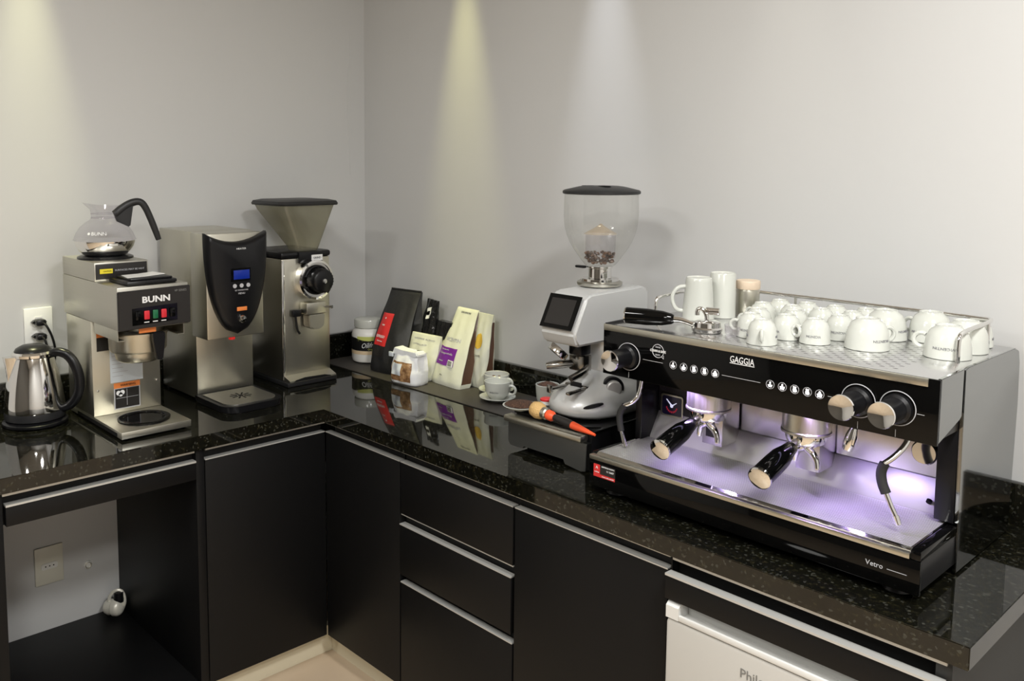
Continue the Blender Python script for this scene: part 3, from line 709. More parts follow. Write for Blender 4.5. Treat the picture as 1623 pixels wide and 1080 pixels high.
# large cream bag with the purple label
k = thing('coffee_bag', (.652,-.124,Z1), 'cream coffee bag with purple label and brown side leaning on the wall', 'coffee bag', rz=radians(-4))
bg = Bag(.162,.064,.250,.112,.006,lean=.094,shear=-.018,crease=.45,seed=2,lump=.0025)
b1 = bg.mesh().build('bag_body', 'bagcream', k, local=True, sharp=60)
side_patch(bg,.06,.97,'side_gusset','brown',b1)
lb = bg.patch(-.84,.46,.265,.495,.0008,'label','purple',b1)
bg.patch(.06,.44,.262,.345,.0016,'barcode_field','line',lb)
q = B()
for j in range(9):
    u = .10+.034*j; a = bg.pt(u,.272,-1,.0024); c_ = bg.pt(u,.335,-1,.0024); q.tube([a,c_], .0006 if j%3 else .001, 4)
q.build('barcode','blackm',lb,local=True)
bg.text('Compostella', -.20, .415, .076, 'palegrey', lb, height=.008, off=.0018)
bg.text('CAFE ESPECIAL', -.35, .465, .045, 'palegrey', lb, height=.003, off=.0018)
bg.text('TORRADO', -.45, .315, .03, 'palegrey', lb, height=.003, off=.0018)
bg.text('VICENTIN', -.05, .60, .085, 'palegrey', b1, height=.011)
bg.text('CAFES ESPECIAIS', .0, .95, .075, 'greyprint', b1, height=.005)
bg.text('250 g', -.2, .14, .012, 'greyprint', b1)
# second cream bag behind
k = thing('coffee_bag', (.738,-.064,Z1), 'cream coffee bag with ochre spot behind the purple label bag', 'coffee bag', rz=radians(-5))
bg = Bag(.070,.048,.245,.084,.006,lean=.028,shear=-.006,crease=.3,seed=5,lump=.003)
b1 = bg.mesh().build('bag_body', 'bagcream', k, local=True, sharp=60)
side_patch(bg,.06,.9,'side_gusset','brown',b1)
bg.patch(-.35,.45,.53,.74,.0008,'ochre_spot','ochre',b1,round_=1.)
bg.text('CAFE', .1, .44, .02, 'greyprint', b1)

# ------------------------------------------------------------ cups with saucers on the mat
def cup_profile(r, h, foot, wall=.003):
    return [(0,.002),(foot-.004,.002),(foot-.003,.0),(foot,.0),(foot+.001,.004),(foot+(r-foot)*.45,h*.16),(foot+(r-foot)*.78,h*.38),(r*.965,h*.66),(r*.995,h*.9),(r,h-.001),(r-.0015,h),(r-wall,h-.001),(r-wall-.0005,h*.7),(foot+(r-foot)*.70-wall,h*.36),(foot,h*.16),(0,h*.13)]
def cup_mesh(name, r, h, foot, par, inv=False, z=0., seg=36):
    P = cup_profile(r, h, foot)
    if inv: P = [(a, h-b_) for a, b_ in P]
    return B().lathe(P, (0,0,z), seg=seg).build(name, 'porc', par, local=True, sharp=50)
def handle_mesh(r, h, size, thick, par, inv=False, z=0.):
    zc = h*.56 if not inv else h*.44
    q = B(); pts = []
    for i in range(15):
        a = radians(-125+250*i/14); pts.append((r*.93+size*.62+size*cos(a), 0, z+zc+size*1.0*sin(a)))
    q.tube(pts, thick, 8); return q.build('handle', 'porc', par, local=True)
def saucer_cup(x, y, rz, sl, cl, sg, cg, fill):
    s_ = thing('saucer', (x,y,ZM), sl, 'saucer', sg)
    B().lathe([(0,.004),(.022,.004),(.024,.0003),(.028,.0003),(.031,.004),(.052,.011),(.058,.014),(.0575,.0155),(.050,.014),(.030,.0075),(.022,.0065),(0,.0065)], (0,0,0), seg=48).build('dish', 'porc', s_, local=True)
    c_ = thing('coffee_cup', (x,y,ZM+.0068), cl, 'cup', cg, rz=rz)
    body = cup_mesh('cup_body', .0425, .058, .0225, c_); handle_mesh(.0425,.058,.0140,.0042,c_)
    text('VICENTIN', 'lettering', 'cupprint', c_, None, width=.030, height=.0045, local=True, wrap=lambda X,Y,Z:((.0402+Y*.15+Z)*sin(X/.041+.45-rz),-(.0402+Y*.15+Z)*cos(X/.041+.45-rz),.027+Y))
    if fill:
        q = B()
        for i in range(26):
            a = random.uniform(0,2*pi); rr_ = .024*sqrt(random.random()); 
            q.lathe([(0,-.005),(.0025,-.004),(.0035,0),(.0025,.004),(0,.005)], (rr_*cos(a),rr_*sin(a),.042+random.uniform(-.002,.003)), (cos(a*3),sin(a*3),random.uniform(-.4,.4)), seg=8)
        q.lathe([(0,.016),(.020,.016),(.031,.039),(0,.0395)], (0,0,0), seg=24)
        b_ = q.build('coffee_beans', 'beans', None, local=True); b_.location = (x,y,ZM+.0068)
        tag(b_, 'roasted coffee beans filling the rear cup by the cream bag', 'coffee beans', kind='stuff')
saucer_cup(.905,-.150, radians(20), 'white saucer under the front cup on the dark mat', 'empty white coffee cup on its saucer, nearest on the mat', 'saucers on the mat', 'cups on the mat', False)
saucer_cup(.834,-.085, radians(12), 'white saucer half hidden behind the front cup', 'white coffee cup holding beans behind the empty cup', 'saucers on the mat', 'cups on the mat', True)

# ------------------------------------------------------------ knock box stand
k = thing('knock_box_stand', (1.385,-.27,ZC), 'steel fronted black drawer base under the silver espresso grinder', 'knock box')
B().box(1.262,1.518,-.438,-.115,ZC+.012,.925,.003).build('body', 'black', k)
B().box(1.258,1.522,-.442,-.112,.9255,.9325,.002).build('top_plate', 'blackg', k)
B().prism([(1.252,.905),(1.252,.852),(1.262,.842),(1.305,.842),(1.309,.850),(1.445,.850),(1.449,.838),(1.500,.832),(1.515,.836),(1.518,.905)], 1, -.458, -.4385, bev=.001).build('drawer_front', 'steel_stand', k)
B().box(1.246,1.510,-.472,-.440,.906,.9245,.006).build('front_lip', 'steel', k)
q = B()
for x in (1.285,1.495):
    for y in (-.40,-.15): q.cyl((x,y,ZC+.0005),(x,y,ZC+.012),.012,seg=14)
q.build('foot', 'rubber', k)
ZK = .933

# ------------------------------------------------------------ espresso grinder
gx, gy = 1.397, -.255
k = thing('espresso_grinder', (gx,gy,ZK), 'silver on-demand espresso grinder with screen and clear bean hopper', 'coffee grinder')
def ell(cx, cy, rx, ry, z, n=48, p=2.4):
    P = []
    for i in range(n):
        a = 2*pi*i/n; c_, s_ = cos(a), sin(a)
        P.append((cx+rx*abs(c_)**(2/p)*(1 if c_>0 else -1), cy+ry*abs(s_)**(2/p)*(1 if s_>0 else -1), z))
    return P
for x in (-.06,.06):
    for y in (-.09,.08): B().cyl((gx+x,gy+y,ZK+.0005),(gx+x,gy+y,ZK+.008),.012,seg=14).build('foot', 'rubber', k)
B().loft([ell(gx,gy-.008,.094,.138,ZK+.0058),ell(gx,gy-.010,.100,.146,ZK+.014),ell(gx,gy-.010,.100,.146,ZK+.030),ell(gx,gy-.007,.097,.141,ZK+.046),ell(gx,gy+.000,.090,.128,ZK+.062),ell(gx,gy+.012,.076,.106,ZK+.078),ell(gx+.002,gy+.024,.063,.086,ZK+.094),ell(gx+.004,gy+.030,.055,.076,ZK+.112)]).build('base', 'grinder', k, sharp=60)
B().loft([ell(gx+.004,gy+.030,.054,.074,ZK+.1125,p=3.0),ell(gx+.004,gy+.026,.051,.070,ZK+.16,p=4),ell(gx+.004,gy+.022,.051,.072,1.128,p=4)]).build('column', 'grinder', k, sharp=60)
HL, HR = gx-.058, gx+.058
hd = B().prism([(-.432,1.148),(-.420,1.128),(-.16,1.128),(-.13,1.15),(-.13,1.248),(-.16,1.262),(-.372,1.258),(-.390,1.250),(-.436,1.162)], 0, HL, HR, bev=.006).build('head', 'grinder', k)
# tilted screen
a_ = Vector((0,-.4345,1.1665)); b_ = Vector((0,-.3915,1.2485)); d_ = (b_-a_); nrm = Vector((0,-d_.z,d_.y)).normalized()
def tp_(x, t, o_): v = a_+d_*t+nrm*o_; return (x, v.y, v.z)
def tilt_panel(x0,x1,t0,t1,o0,o1,name,m,par): return B().loft([[tp_(x0,t0,o),tp_(x1,t0,o),tp_(x1,t1,o),tp_(x0,t1,o)] for o in (o0,o1)]).build(name, m, par)
sc_ = tilt_panel(HL+.004,HR-.008,.02,1.0,.0062,.0085,'screen_frame','blackg',hd)
tilt_panel(HL+.016,HR-.020,.13,.88,.0087,.0092,'screen','panelgrey',sc_)
B().box(gx-.012,gx+.030,-.375,-.335,1.095,1.1275,.004).build('chute', 'black', k)
B().lathe([(.0,0),(.026,0),(.028,.004),(.028,.018),(.024,.020),(.0,.020)], (gx-.030,-.385,1.108), (-.35,-.55,-.75), seg=28).build('dosing_ring', 'chrome', k)
B().tube([(gx-.02,-.345,1.065),(gx-.045,-.375,1.062),(gx-.065,-.40,1.058)], [.009,.012,.008], 10, smooth=1).tube([(gx+.02,-.335,1.06),(gx+.030,-.37,1.052),(gx+.022,-.405,1.040)], [.008,.010,.009], 10, smooth=1).build('portafilter_hook', 'steel_fork', k)
B().box(gx-.030,gx+.020,-.352,-.318,ZK+.115,1.09,.004).build('fork_bracket', 'steel_fork', k)
B().box(gx-.042,gx-.028,-.42,-.34,1.000,1.008,.003).box(gx+.018,gx+.032,-.42,-.34,1.000,1.008,.003).box(gx-.042,gx+.032,-.352,-.335,.996,1.012,.003).box(gx-.042,gx-.028,-.424,-.415,.996,1.016,.002).build('fork', 'steel_fork', k)
B().box(gx-.022,gx+.016,-.3545,-.3525,ZK+.030,ZK+.068,.001).build('fork_foot', 'black', k) if False else B().box(gx-.020,gx+.016,-.3560,-.3525,.985,1.020,.001).build('vent_panel', 'black', k)
kn = B().lathe([(.0,0),(.029,0),(.029,.016),(.026,.018),(.0,.018)], (gx+.056,gy-.026,1.006), (1,-.75,.05), seg=32).build('knob_base', 'black', k)
B().lathe([(.0,.0185),(.021,.0185),(.020,.028),(.017,.031),(.0,.0315)], (gx+.056,gy-.026,1.006), (1,-.75,.05), seg=32).build('grind_knob', 'tray', k)
# badge slot following the base
q = B(); rg = []
for i in range(9):
    a = radians(-60+i*3.4); z = ZK+.036+i*.0013
    sg = lambda v: (abs(v)**(1/1.2))*(1 if v > 0 else -1)
    R_ = lambda o: (gx+(.0985+o)*sg(cos(a)), gy-.010+(.1438+o)*sg(sin(a)))
    x0_, y0_ = R_(.0022); x1_, y1_ = R_(-.004)
    hgt = .0050*sqrt(max(.08,1-((i-4)/4.2)**2))
    rg.append([(x0_,y0_,z-hgt),(x0_,y0_,z+hgt),(x1_,y1_,z+hgt),(x1_,y1_,z-hgt)])
q.loft(rg).build('badge', 'black', k)
# hopper
hx, hy = 1.377, gy+.012
B().lathe([(.0,.0),(.058,.0),(.060,.003),(.060,.009),(.054,.012),(.0,.012)], (hx,hy,1.2625), seg=44).build('adjustment_ring', 'steel_dk', k)
B().lathe([(.0,.0),(.050,.0),(.050,.006),(.0,.006)], (hx,hy,1.2750), seg=44).build('adjustment_scale', 'chrome', k)
B().lathe([(.0,0),(.031,0),(.031,.026),(.034,.028),(.034,.032),(.0,.032)], (hx,hy,1.2815), seg=40).build('hopper_collar', 'chrome', k)
B().box(hx-.062,hx-.030,hy-.030,hy-.016,1.306,1.313,.003).build('shutter_tab', 'black', k)
hp = B().lathe([(.036,.0),(.041,.004),(.050,.015),(.060,.030),(.071,.045),(.081,.062),(.0895,.082),(.095,.104),(.098,.130),(.098,.155),(.0965,.19)], (hx,hy,1.314), seg=56, cap=False).build('hopper', 'hopper', k, sharp=80)
B().lathe([(.0975,.0),(.102,.002),(.102,.008),(.098,.011),(.060,.020),(.045,.022),(.0,.022)], (hx,hy,1.5045), seg=56).build('hopper_lid', 'darkpl', hp)
B().lathe([(.0,0),(.013,0),(.012,.0008)], (hx-.022,hy-.03,1.5262), seg=20, sx=1.5).lathe([(.0,0),(.013,0),(.012,.0008)], (hx+.032,hy-.03,1.5262), seg=20, sx=1.5).build('lid_vent', 'blackm', hp)
B().lathe([(.002,.112),(.012,.104),(.024,.097),(.043,.086),(.044,.0845)], (hx,hy,1.314), seg=40, cap=False).build('inner_cone', 'hopin', hp, sharp=60)
B().lathe([(.040,.084),(.039,.02)], (hx,hy,1.314), seg=40, cap=False).build('inner_tube', 'glass', hp, sharp=60)
q = B()
for i in range(90):
    a = random.uniform(0,2*pi); z = random.choice((.010,.018,.026,.032)); R_ = (.034+z*.45)*sqrt(random.uniform(.15,1))
    q.lathe([(0,-.0055),(.003,-.0045),(.004,0),(.003,.0045),(0,.0055)], (R_*cos(a)*.9,R_*sin(a)*.9,z+random.uniform(-.003,.003)), (cos(a*5),sin(a*5),random.uniform(-.5,.5)), seg=7)
b_ = q.build('hopper_beans', 'beans', None, local=True); b_.location = (hx,hy,1.316)
tag(b_, 'roasted coffee beans at the bottom of the clear grinder hopper', 'coffee beans', kind='stuff')

# things around the grinder
o = thing('coffee_cup', (1.058,-.085,ZM), 'white cup of ground coffee standing at the left of the silver grinder', 'cup')
cup_mesh('cup_body', .037, .072, .022, o)
B().lathe([(0,.0),(.030,.0),(.032,.004),(.020,.012),(.008,.016),(0,.0165)], (1.058,-.085,ZM+.063), seg=24).build('heap', 'grounds', None, origin=(1.058,-.085,ZM+.058))
h_ = bpy.data.objects['heap']; h_.name = 'ground_coffee'; tag(h_, 'mound of ground coffee in the cup left of the silver grinder', 'ground coffee', kind='stuff')
o = thing('dish', (1.270,-.430,ZK), 'shallow white dish of ground coffee at the left corner of the drawer base', 'dish')
B().lathe([(0,.002),(.012,.002),(.013,.0004),(.018,.0004),(.022,.003),(.042,.009),(.0475,.014),(.046,.0148),(.040,.0105),(.024,.0055),(0,.005)], (1.270,-.430,ZK), seg=48).build('dish_body', 'porc', o)
g_ = B().lathe([(0,.0),(.022,.001),(.0425,.0075),(.030,.012),(.012,.015),(0,.0155)], (0,0,0), seg=36).build('ground_coffee', 'grounds', None, local=True)
g_.location = (1.270,-.430,ZK+.0085); tag(g_, 'heap of dark ground coffee in the shallow dish beside the brush', 'ground coffee', kind='stuff')
o = thing('tin', (1.277,-.335,ZK), 'tiny red-topped white round tin between brush and grinder base', 'tin')
B().lathe([(0,.0005),(.017,.0005),(.017,.010),(.0,.010)], (1.277,-.335,ZK), seg=32).build('tin_body', 'white', o)
B().lathe([(0,.0105),(.0175,.0105),(.0175,.015),(.014,.017),(0,.017)], (1.277,-.335,ZK), seg=32).build('tin_lid', 'red', o)
# brush lying across the front lip
p0 = Vector((1.372,-.4635,.957)); p1 = Vector((1.556,-.478,.9425)); dd_ = (p1-p0).normalized()
k = thing('cleaning_brush', p0, 'round tan-bristled brush with orange and grey handle on the drawer base', 'brush')
B().lathe([(0,-.030),(.012,-.030),(.019,-.024),(.022,-.010),(.020,.002),(.014,.010)], p0, dd_, seg=24).build('bristles', 'bristle', k)
B().lathe([(.0150,.0105),(.0150,.022),(.012,.025)], p0, dd_, seg=20).build('ferrule', 'steel', k)
B().lathe([(.010,.0255),(.013,.028),(.013,.042),(.008,.050)], p0, dd_, seg=16).build('handle_collar', 'orangepl', k)
B().lathe([(.008,.0505),(.0095,.058),(.0105,.09),(.0095,.112)], p0, dd_, seg=16).build('handle_grip', 'panelgrey', k)
B().lathe([(.0098,.1125),(.009,.13),(.0055,.165),(.003,.188)], p0, dd_, seg=16).build('handle_tip', 'orangepl', k)

# ------------------------------------------------------------ espresso machine
X0, X1 = 1.595, 2.311
YF = -.540
ZT = 1.215
k = thing('espresso_machine', (1.953,-.30,ZC), 'large black two-group espresso machine with white cups stacked on top', 'espresso machine')
for x in (X0+.05, X1-.05):
    for y in (-.50,-.10): B().lathe([(.022,0.0005),(.026,.004),(.022,.019),(.0,.0195)], (x,y,ZC), seg=24).build('foot', 'black', k)
B().box(X0+.004,X1-.004,YF+.006,-.06,ZC+.020,.9105,.002).build('base', 'black', k)
fp = B().box(X0,X1,YF-.002,YF+.0055,ZC+.018,.910,.0015).build('front_panel', 'blackg', k)
text('Vetro', 'lettering', 'palegrey', fp, (2.235,YF-.0024,.8815), width=.030)
B().box(2.257,2.290,YF-.0028,YF-.0022,.8795,.8803).build('print_line', 'palegrey', fp)
stk = B().box(1.609,1.669,YF-.0034,YF-.0022,.873,.902).build('sticker', 'panelgrey', fp)
B().box(1.609,1.627,YF-.0040,YF-.0035,.880,.902).box(1.609,1.669,YF-.0040,YF-.0035,.873,.880).build('sticker_red', 'red', stk)
text('A', 'lettering', 'line', stk, (1.618,YF-.0042,.895), width=.006)
text('ASSISTENCIA TECNICA', 'lettering', 'line', stk, (1.649,YF-.0036,.899), width=.036, height=.0028)
text('11 5687', 'lettering', 'line', stk, (1.656,YF-.0036,.891), width=.020, height=.004)
text('www.cafe.com.br', 'lettering', 'line', stk, (1.650,YF-.0042,.8765), width=.034, height=.003)
text('coffee', 'lettering', 'line', stk, (1.618,YF-.0042,.8845), width=.013, height=.003)
B().box(X0+.001,X1-.018,YF-.004,YF+.010,.9105,.9205,.001).build('front_trim', 'steel', k)
B().box(X1-.0175,X1,YF-.002,-.375,.910,.927,.002).build('side_rail', 'blackg', k)
B().box(X0-.004,X0+.010,YF+.012,-.36,.9108,.9225,.002).build('side_rail', 'blackg', k)
# drip tray and grate
tr = B().box(X0+.012,X1-.020,YF+.011,-.338,.9108,.9150).build('drip_tray', 'panelgrey', k)
q = B(); y = YF+.016
while y < -.343:
    q.box(X0+.016,X1-.024,y,y+.0048,.9153,.9230); y += .0072
q.build('drip_grate', 'tray', tr)
B().prism([(YF+.0085,.9210),(YF+.0155,.9250),(YF+.0155,.9153),(YF+.0105,.9153)],0,X0+.012,X1-.020).box(X0+.012,X0+.0155,YF+.0155,-.339,.9153,.9250).box(X1-.0235,X1-.020,YF+.0155,-.339,.9153,.9250).build('grate_frame', 'chrome', tr)
B().prism([(-.337,.912),(-.337,.926),(-.302,.982),(-.2965,.982),(-.2965,.912)], 0, X0+.020, X1-.042).build('splash_plate', 'tray', k)
bp = B().box(X0+.020,X1-.042,-.300,-.292,.9825,1.104,.0005).build('back_plate', 'backpl', k)
B().box(X0+.020,X0+.165,-.3035,-.3003,.9825,1.104,.0005).build('gauge_panel', 'panelgrey', k)
B().lathe([(.005,0),(.005,.001)], (2.262,-.3005,1.0), (0,-1,0), seg=14).build('drain_hole', 'blackm', bp) if False else B().cyl((2.247,-.329,.946),(2.247,-.334,.943),.005,seg=14).build('drain_hole', 'blackm', k)
# gauge
gc = (1.655,-.3040,1.0015)
def rsq(w, h, r, y, n=5):
    P = []
    for cx, cz, a0 in ((w-r,h-r,0),(-w+r,h-r,pi/2),(-w+r,-h+r,pi),(w-r,-h+r,3*pi/2)):
        for i in range(n+1): a = a0+pi/2*i/n; P.append((gc[0]+cx+r*cos(a), y, gc[2]+cz+r*sin(a)))
    return P
gg = B().loft([rsq(.031,.027,.006,-.3040),rsq(.031,.027,.006,-.3075),rsq(.0275,.0235,.004,-.3078),rsq(.0275,.0235,.004,-.3060)]).build('pressure_gauge', 'steel', k)
B().loft([rsq(.0268,.0228,.004,-.3062),rsq(.0268,.0228,.004,-.3076)]).build('gauge_face', 'gaugeface', gg)
B().loft([[(gc[0]+a, y, gc[2]+c_) for a, c_ in ((-.016,.015),(-.014,.0155),(.002,.002),(0,-.002))] for y in (-.3077,-.3083)]).loft([[(gc[0]+a, y, gc[2]+c_) for a, c_ in ((.013,.010),(.014,.009),(.001,-.001),(0,.002))] for y in (-.3077,-.3083)]).cyl((gc[0],-.3077,gc[2]),(gc[0],-.3086,gc[2]),.004,seg=14).build('needle', 'needle', gg)
q = B()
for i in range(9):
    a = radians(200+i*17.5); q.box(gc[0]+.015*cos(a)-.0012,gc[0]+.015*cos(a)+.0012,-.3082,-.3077,gc[2]+.015*sin(a)-.0022,gc[2]+.015*sin(a)+.0022)
q.build('gauge_marks', 'gaugered', gg)
# posts, body behind and side panels
B().box(X0+.002,X0+.0195,-.372,-.075,.9235,1.104,.001).build('side_post', 'black', k)
B().box(X1-.0415,X1-.008,-.372,-.075,.9285,1.104,.001).build('side_post', 'black', k)
B().box(X0+.020,X1-.042,-.2915,-.075,.9108,1.104).build('rear_housing', 'black', k)
def side(x0, x1, nm):
    P = [(-.366,.835),(-.372,1.05),(-.378,ZT+.002),(-.36,ZT+.006),(-.10,ZT+.004),(-.075,ZT-.004),(-.066,ZT-.03),(-.062,1.10),(-.070,.835)]
    return B().prism(P, 0, x0, x1, bev=.0012).build(nm, 'mirror', k)
side(X1-.0065, X1, 'side_panel'); side(X0, X0+.0015, 'side_panel') if False else None
B().box(X0-.0005,X0+.0015,-.366,-.07,.862,1.10).build('side_panel', 'black', k)
# head
hd = B().box(X0+.004,X1-.008,-.4935,-.070,1.1045,1.2045,.001).build('head', 'black', k)
gp = B().box(X0,X1,-.5000,-.4938,1.103,1.2185,.0012).build('head_panel', 'blackg', hd)
ck = B().prism([(-.4936,1.1055),(-.4936,1.2195),(-.386,1.2205),(-.386,1.135),(-.395,1.131)], 0, X1-.0065, X1, bev=.001).build('head_cheek', 'mirror', hd)
B().prism([(-.4936,1.1055),(-.4936,1.2195),(-.386,1.2205),(-.386,1.135)], 0, X0-.002, X0+.0035, bev=.001).build('head_cheek', 'black', hd)
B().box(X0+.004,X1-.018,-.5030,-.4850,1.2050,1.2190,.0015).build('top_trim', 'chrome', hd) if False else B().box(X0+.003,X1-.018,-.5035,-.5005,1.2045,1.2190,.001).build('top_trim', 'steel', hd)
B().box(X0+.003,X1-.007,-.4930,-.072,1.2050,ZT,.001).build('cup_tray', 'perf', k)
# printed front
def disc_ring(c, R, r, name, m, par): return B().ring(c, (0,1,0), R, r, 40, 6).build(name, m, par)
disc_ring((1.744,-.5003,1.178), .0145, .0008, 'logo_ring', 'palegrey', gp)
text('CLEAN & SAFE', 'lettering', 'line', gp, (1.744,-.5006,1.178), width=.040, height=.0055, bold=.02)
text('GAGGIA', 'lettering', 'palegrey', gp, (1.744,-.5006,1.1865), width=.013, height=.0035)
text('READY', 'lettering', 'palegrey', gp, (1.744,-.5006,1.1695), width=.012, height=.0035)
B().tube([(1.753,-.5003,1.167),(1.7585,-.5003,1.1625),(1.7585,-.5003,1.170)], .0008, 6).build('logo_tail', 'palegrey', gp)
text('GAGGIA', 'lettering', 'line', gp, (1.944,-.5006,1.1905), width=.053, height=.0135)
B().box(1.917,1.971,-.5008,-.5002,1.1815,1.1828).build('logo_underline', 'line', gp)
q = B()
for a_, c_ in ((1.705,1.757),(1.900,1.985),(2.120,2.150),(2.277,2.289)): q.box(a_,c_,-.5007,-.5002,1.1530,1.1538)
for a_ in (1.668,2.177,2.243): q.box(a_-.0004,a_+.0004,-.5007,-.5002,1.105,1.118)
q.build('print_line', 'palegrey', gp)
for i, x in enumerate([1.784,1.810,1.835,1.860,1.885,2.006,2.031,2.056,2.081,2.105]):
    bt = B().lathe([(.0,0),(.0088,0),(.0088,.0008),(.0,.0008)], (x,-.5002,1.1540), (0,-1,0), seg=22).build('button', 'black', hd)
    disc_ring((x,-.5013,1.1540), .0083, .0005, 'button_ring', 'palegrey', bt)
    q = B(); y0, y1 = -.5011, -.5018; j = i % 5
    z = 1.1535
    if j in (0,1,4):
        s_ = (1.0,1.1,1.15)[(0,1,4).index(j)]
        P = [(x-.0042*s_,z+.0008),(x-.003*s_,z-.0042*s_),(x+.003*s_,z-.0042*s_),(x+.0042*s_,z+.0008)]
        if j == 0: P = [(x-.0046,z),(x-.0025,z-.0042),(x+.0025,z-.0042),(x+.0046,z),(x+.002,z-.001),(x,z-.0022),(x-.002,z-.001)]
        q.prism(P, 1, y1, y0); q.box(x-.0010,x+.0010,y1,y0,z-.001 if j==0 else z+.0009,z+.0058)
        if j == 4: q.box(x-.0022,x+.0022,y1,y0,z+.001,z+.0040)
    else:
        q.prism([(x-.0034,z+.0008),(x-.0024,z-.0046),(x+.0024,z-.0046),(x+.0034,z+.0008)],1,y1,y0); q.prism([(x-.0030,z+.0056),(x-.0022,z+.0012),(x+.0022,z+.0012),(x+.0030,z+.0056)],1,y1,y0)
        q.box(x+.0028,x+.0044,y1,y0,z-.0030,z-.0016)
    q.build('button_icon', 'lamp', bt)
# control knobs on the head
for x, z in ((1.667,1.153),(2.176,1.156),(2.2445,1.157)):
    kb = B().lathe([(.0,0),(.026,0),(.026,.010),(.021,.014),(.021,.066),(.0,.066)], (x,-.5004,z), (0,-1,0), seg=40).build('control_knob', 'black', hd)
    B().ring((x,-.5010,z), (0,1,0), .0305, .0009, 44, 6).build('knob_ring', 'palegrey', kb)
    B().lathe([(.0,0),(.0225,0),(.0235,.002),(.0225,.005),(.019,.0045),(.010,.0025),(.0,.002)], (x,-.5666,z), (0,-1,0), seg=40).build('knob_cap', 'chrome', kb)
# groups and portafilters
for gi, GX in enumerate((1.826, 2.046)):
    GY = -.425
    gp_ = B().lathe([(.046,.0),(.048,.001),(.048,.005),(.046,.007),(.046,.051),(0,.051)], (GX,GY,1.053), seg=44).build('group_head', 'steel', k)
    bx = B().box(GX-.044,GX+.006,-.375,-.3045,.957,1.1035,.0012).build('group_cover', 'backpl', k)
    B().box(GX-.034,GX-.014,-.3775,-.3752,.975,1.075,.0006).build('cover_window', 'panelgrey', bx) if gi == 0 else None
    B().cyl((GX-.020,-.355,.951),(GX-.020,-.355,.9568),.004,seg=12).build('cover_screw', 'chrome', bx)
    pf = B().lathe([(.0,.0),(.026,.0),(.036,.006),(.039,.014),(.039,.024),(.0,.024)], (GX,GY,1.028), seg=40).build('portafilter', 'chrome', k)
    a_ = Vector((GX,GY-.030,1.042)); e_ = Vector((GX,GY-.172,1.002)); dr_ = (e_-a_).normalized()
    B().cyl(a_, a_+dr_*.028, .008, .0085, seg=16).build('handle_neck', 'chrome', pf)
    B().lathe([(.010,.0275),(.0125,.030),(.0155,.050),(.0205,.075),(.0215,.110),(.0215,.150)], a_, dr_, seg=32).build('handle', 'blackg', pf)
    B().lathe([(.0,.1502),(.0225,.1502),(.0225,.155),(.020,.1565),(.0,.157)], a_, dr_, seg=32).build('handle_cap', 'chrome', pf)
    B().tube([(GX,GY,1.030),(GX+.004,GY-.002,1.020),(GX+.018,GY-.006,1.014),(GX+.028,GY-.008,1.000),(GX+.030,GY-.010,.985)], [.008,.008,.0075,.006,.005], 10, smooth=2).tube([(GX,GY,1.030),(GX-.004,GY-.002,1.020),(GX-.016,GY+.002,1.014),(GX-.022,GY+.004,1.000),(GX-.023,GY+.004,.987)], [.008,.008,.0075,.006,.005], 10, smooth=2).build('spout', 'chrome', pf)
# steam wands
w = B().tube([(2.238,-.42,1.104),(2.240,-.432,1.080),(2.228,-.45,1.056),(2.213,-.465,1.040)], .0055, 10, smooth=2).build('steam_wand', 'chrome', k)
B().tube([(2.214,-.465,1.041),(2.209,-.468,1.025),(2.213,-.470,1.005),(2.221,-.470,.988)], .0090, 12, smooth=2).build('wand_grip', 'rubber', w)
B().tube([(2.2205,-.470,.989),(2.232,-.471,.965),(2.241,-.472,.950)], .0048, 10).tube([(2.240,-.472,.952),(2.246,-.472,.937)], [.0062,.0072,.0055], 10).build('wand_tip', 'chrome', w)
w = B().tube([(1.650,-.42,1.104),(1.650,-.432,1.050),(1.640,-.445,1.032),(1.622,-.452,1.022)], .0050, 10, smooth=2).build('steam_wand', 'chrome', k)
B().tube([(1.624,-.452,1.023),(1.612,-.455,1.006),(1.612,-.456,.985),(1.618,-.456,.962)], .0075, 12, smooth=2).build('wand_grip', 'rubber', w)
B().tube([(1.6175,-.456,.963),(1.630,-.456,.9275)], [.0042,.0042,.0055], 10).build('wand_tip', 'chrome', w)
B().lathe([(.0,0),(.010,.0),(.012,.012),(.011,.030),(.007,.046),(.0,.047)], (2.119,-.402,1.030), (.22,.05,1), seg=24).build('water_nozzle', 'chrome', k)
kb = B().lathe([(.0,0),(.022,0),(.022,.055),(.0,.055)], (2.243,-.3005,1.045), (0,-1,0), seg=36).build('brew_knob', 'black', k)
B().lathe([(.0,0),(.0225,0),(.0235,.003),(.021,.006),(.0,.0062)], (2.243,-.3557,1.045), (0,-1,0), seg=36).build('knob_cap', 'chrome', kb)
# led bars under the head
for a_, c_ in ((1.76,1.865),(2.04,2.145)):
    q = B(); x = a_
    while x < c_: q.box(x-.0035,x+.0035,-.4895,-.4835,1.1020,1.1042); x += .014
    q.build('led_strip', 'led', k)
# cup rail
zr = 1.272
rail_ = B().tube([(2.275,-.312,ZT+.0005),(2.275,-.312,zr-.012),(2.275,-.300,zr),(2.275,-.118,zr),(2.255,-.098,zr),(1.655,-.098,zr),(1.635,-.118,zr),(1.635,-.345,zr),(1.635,-.357,zr-.012),(1.635,-.357,ZT+.0005)], .0042, 12, smooth=2).build('cup_rail', 'chrome', k)
q = B()
for x, y in ((2.275,-.150),(1.635,-.150),(1.85,-.098)): q.tube([(x,y,ZT+.0005),(x,y,zr-.002)], .0036, 10)
q.build('rail_post', 'chrome', k)

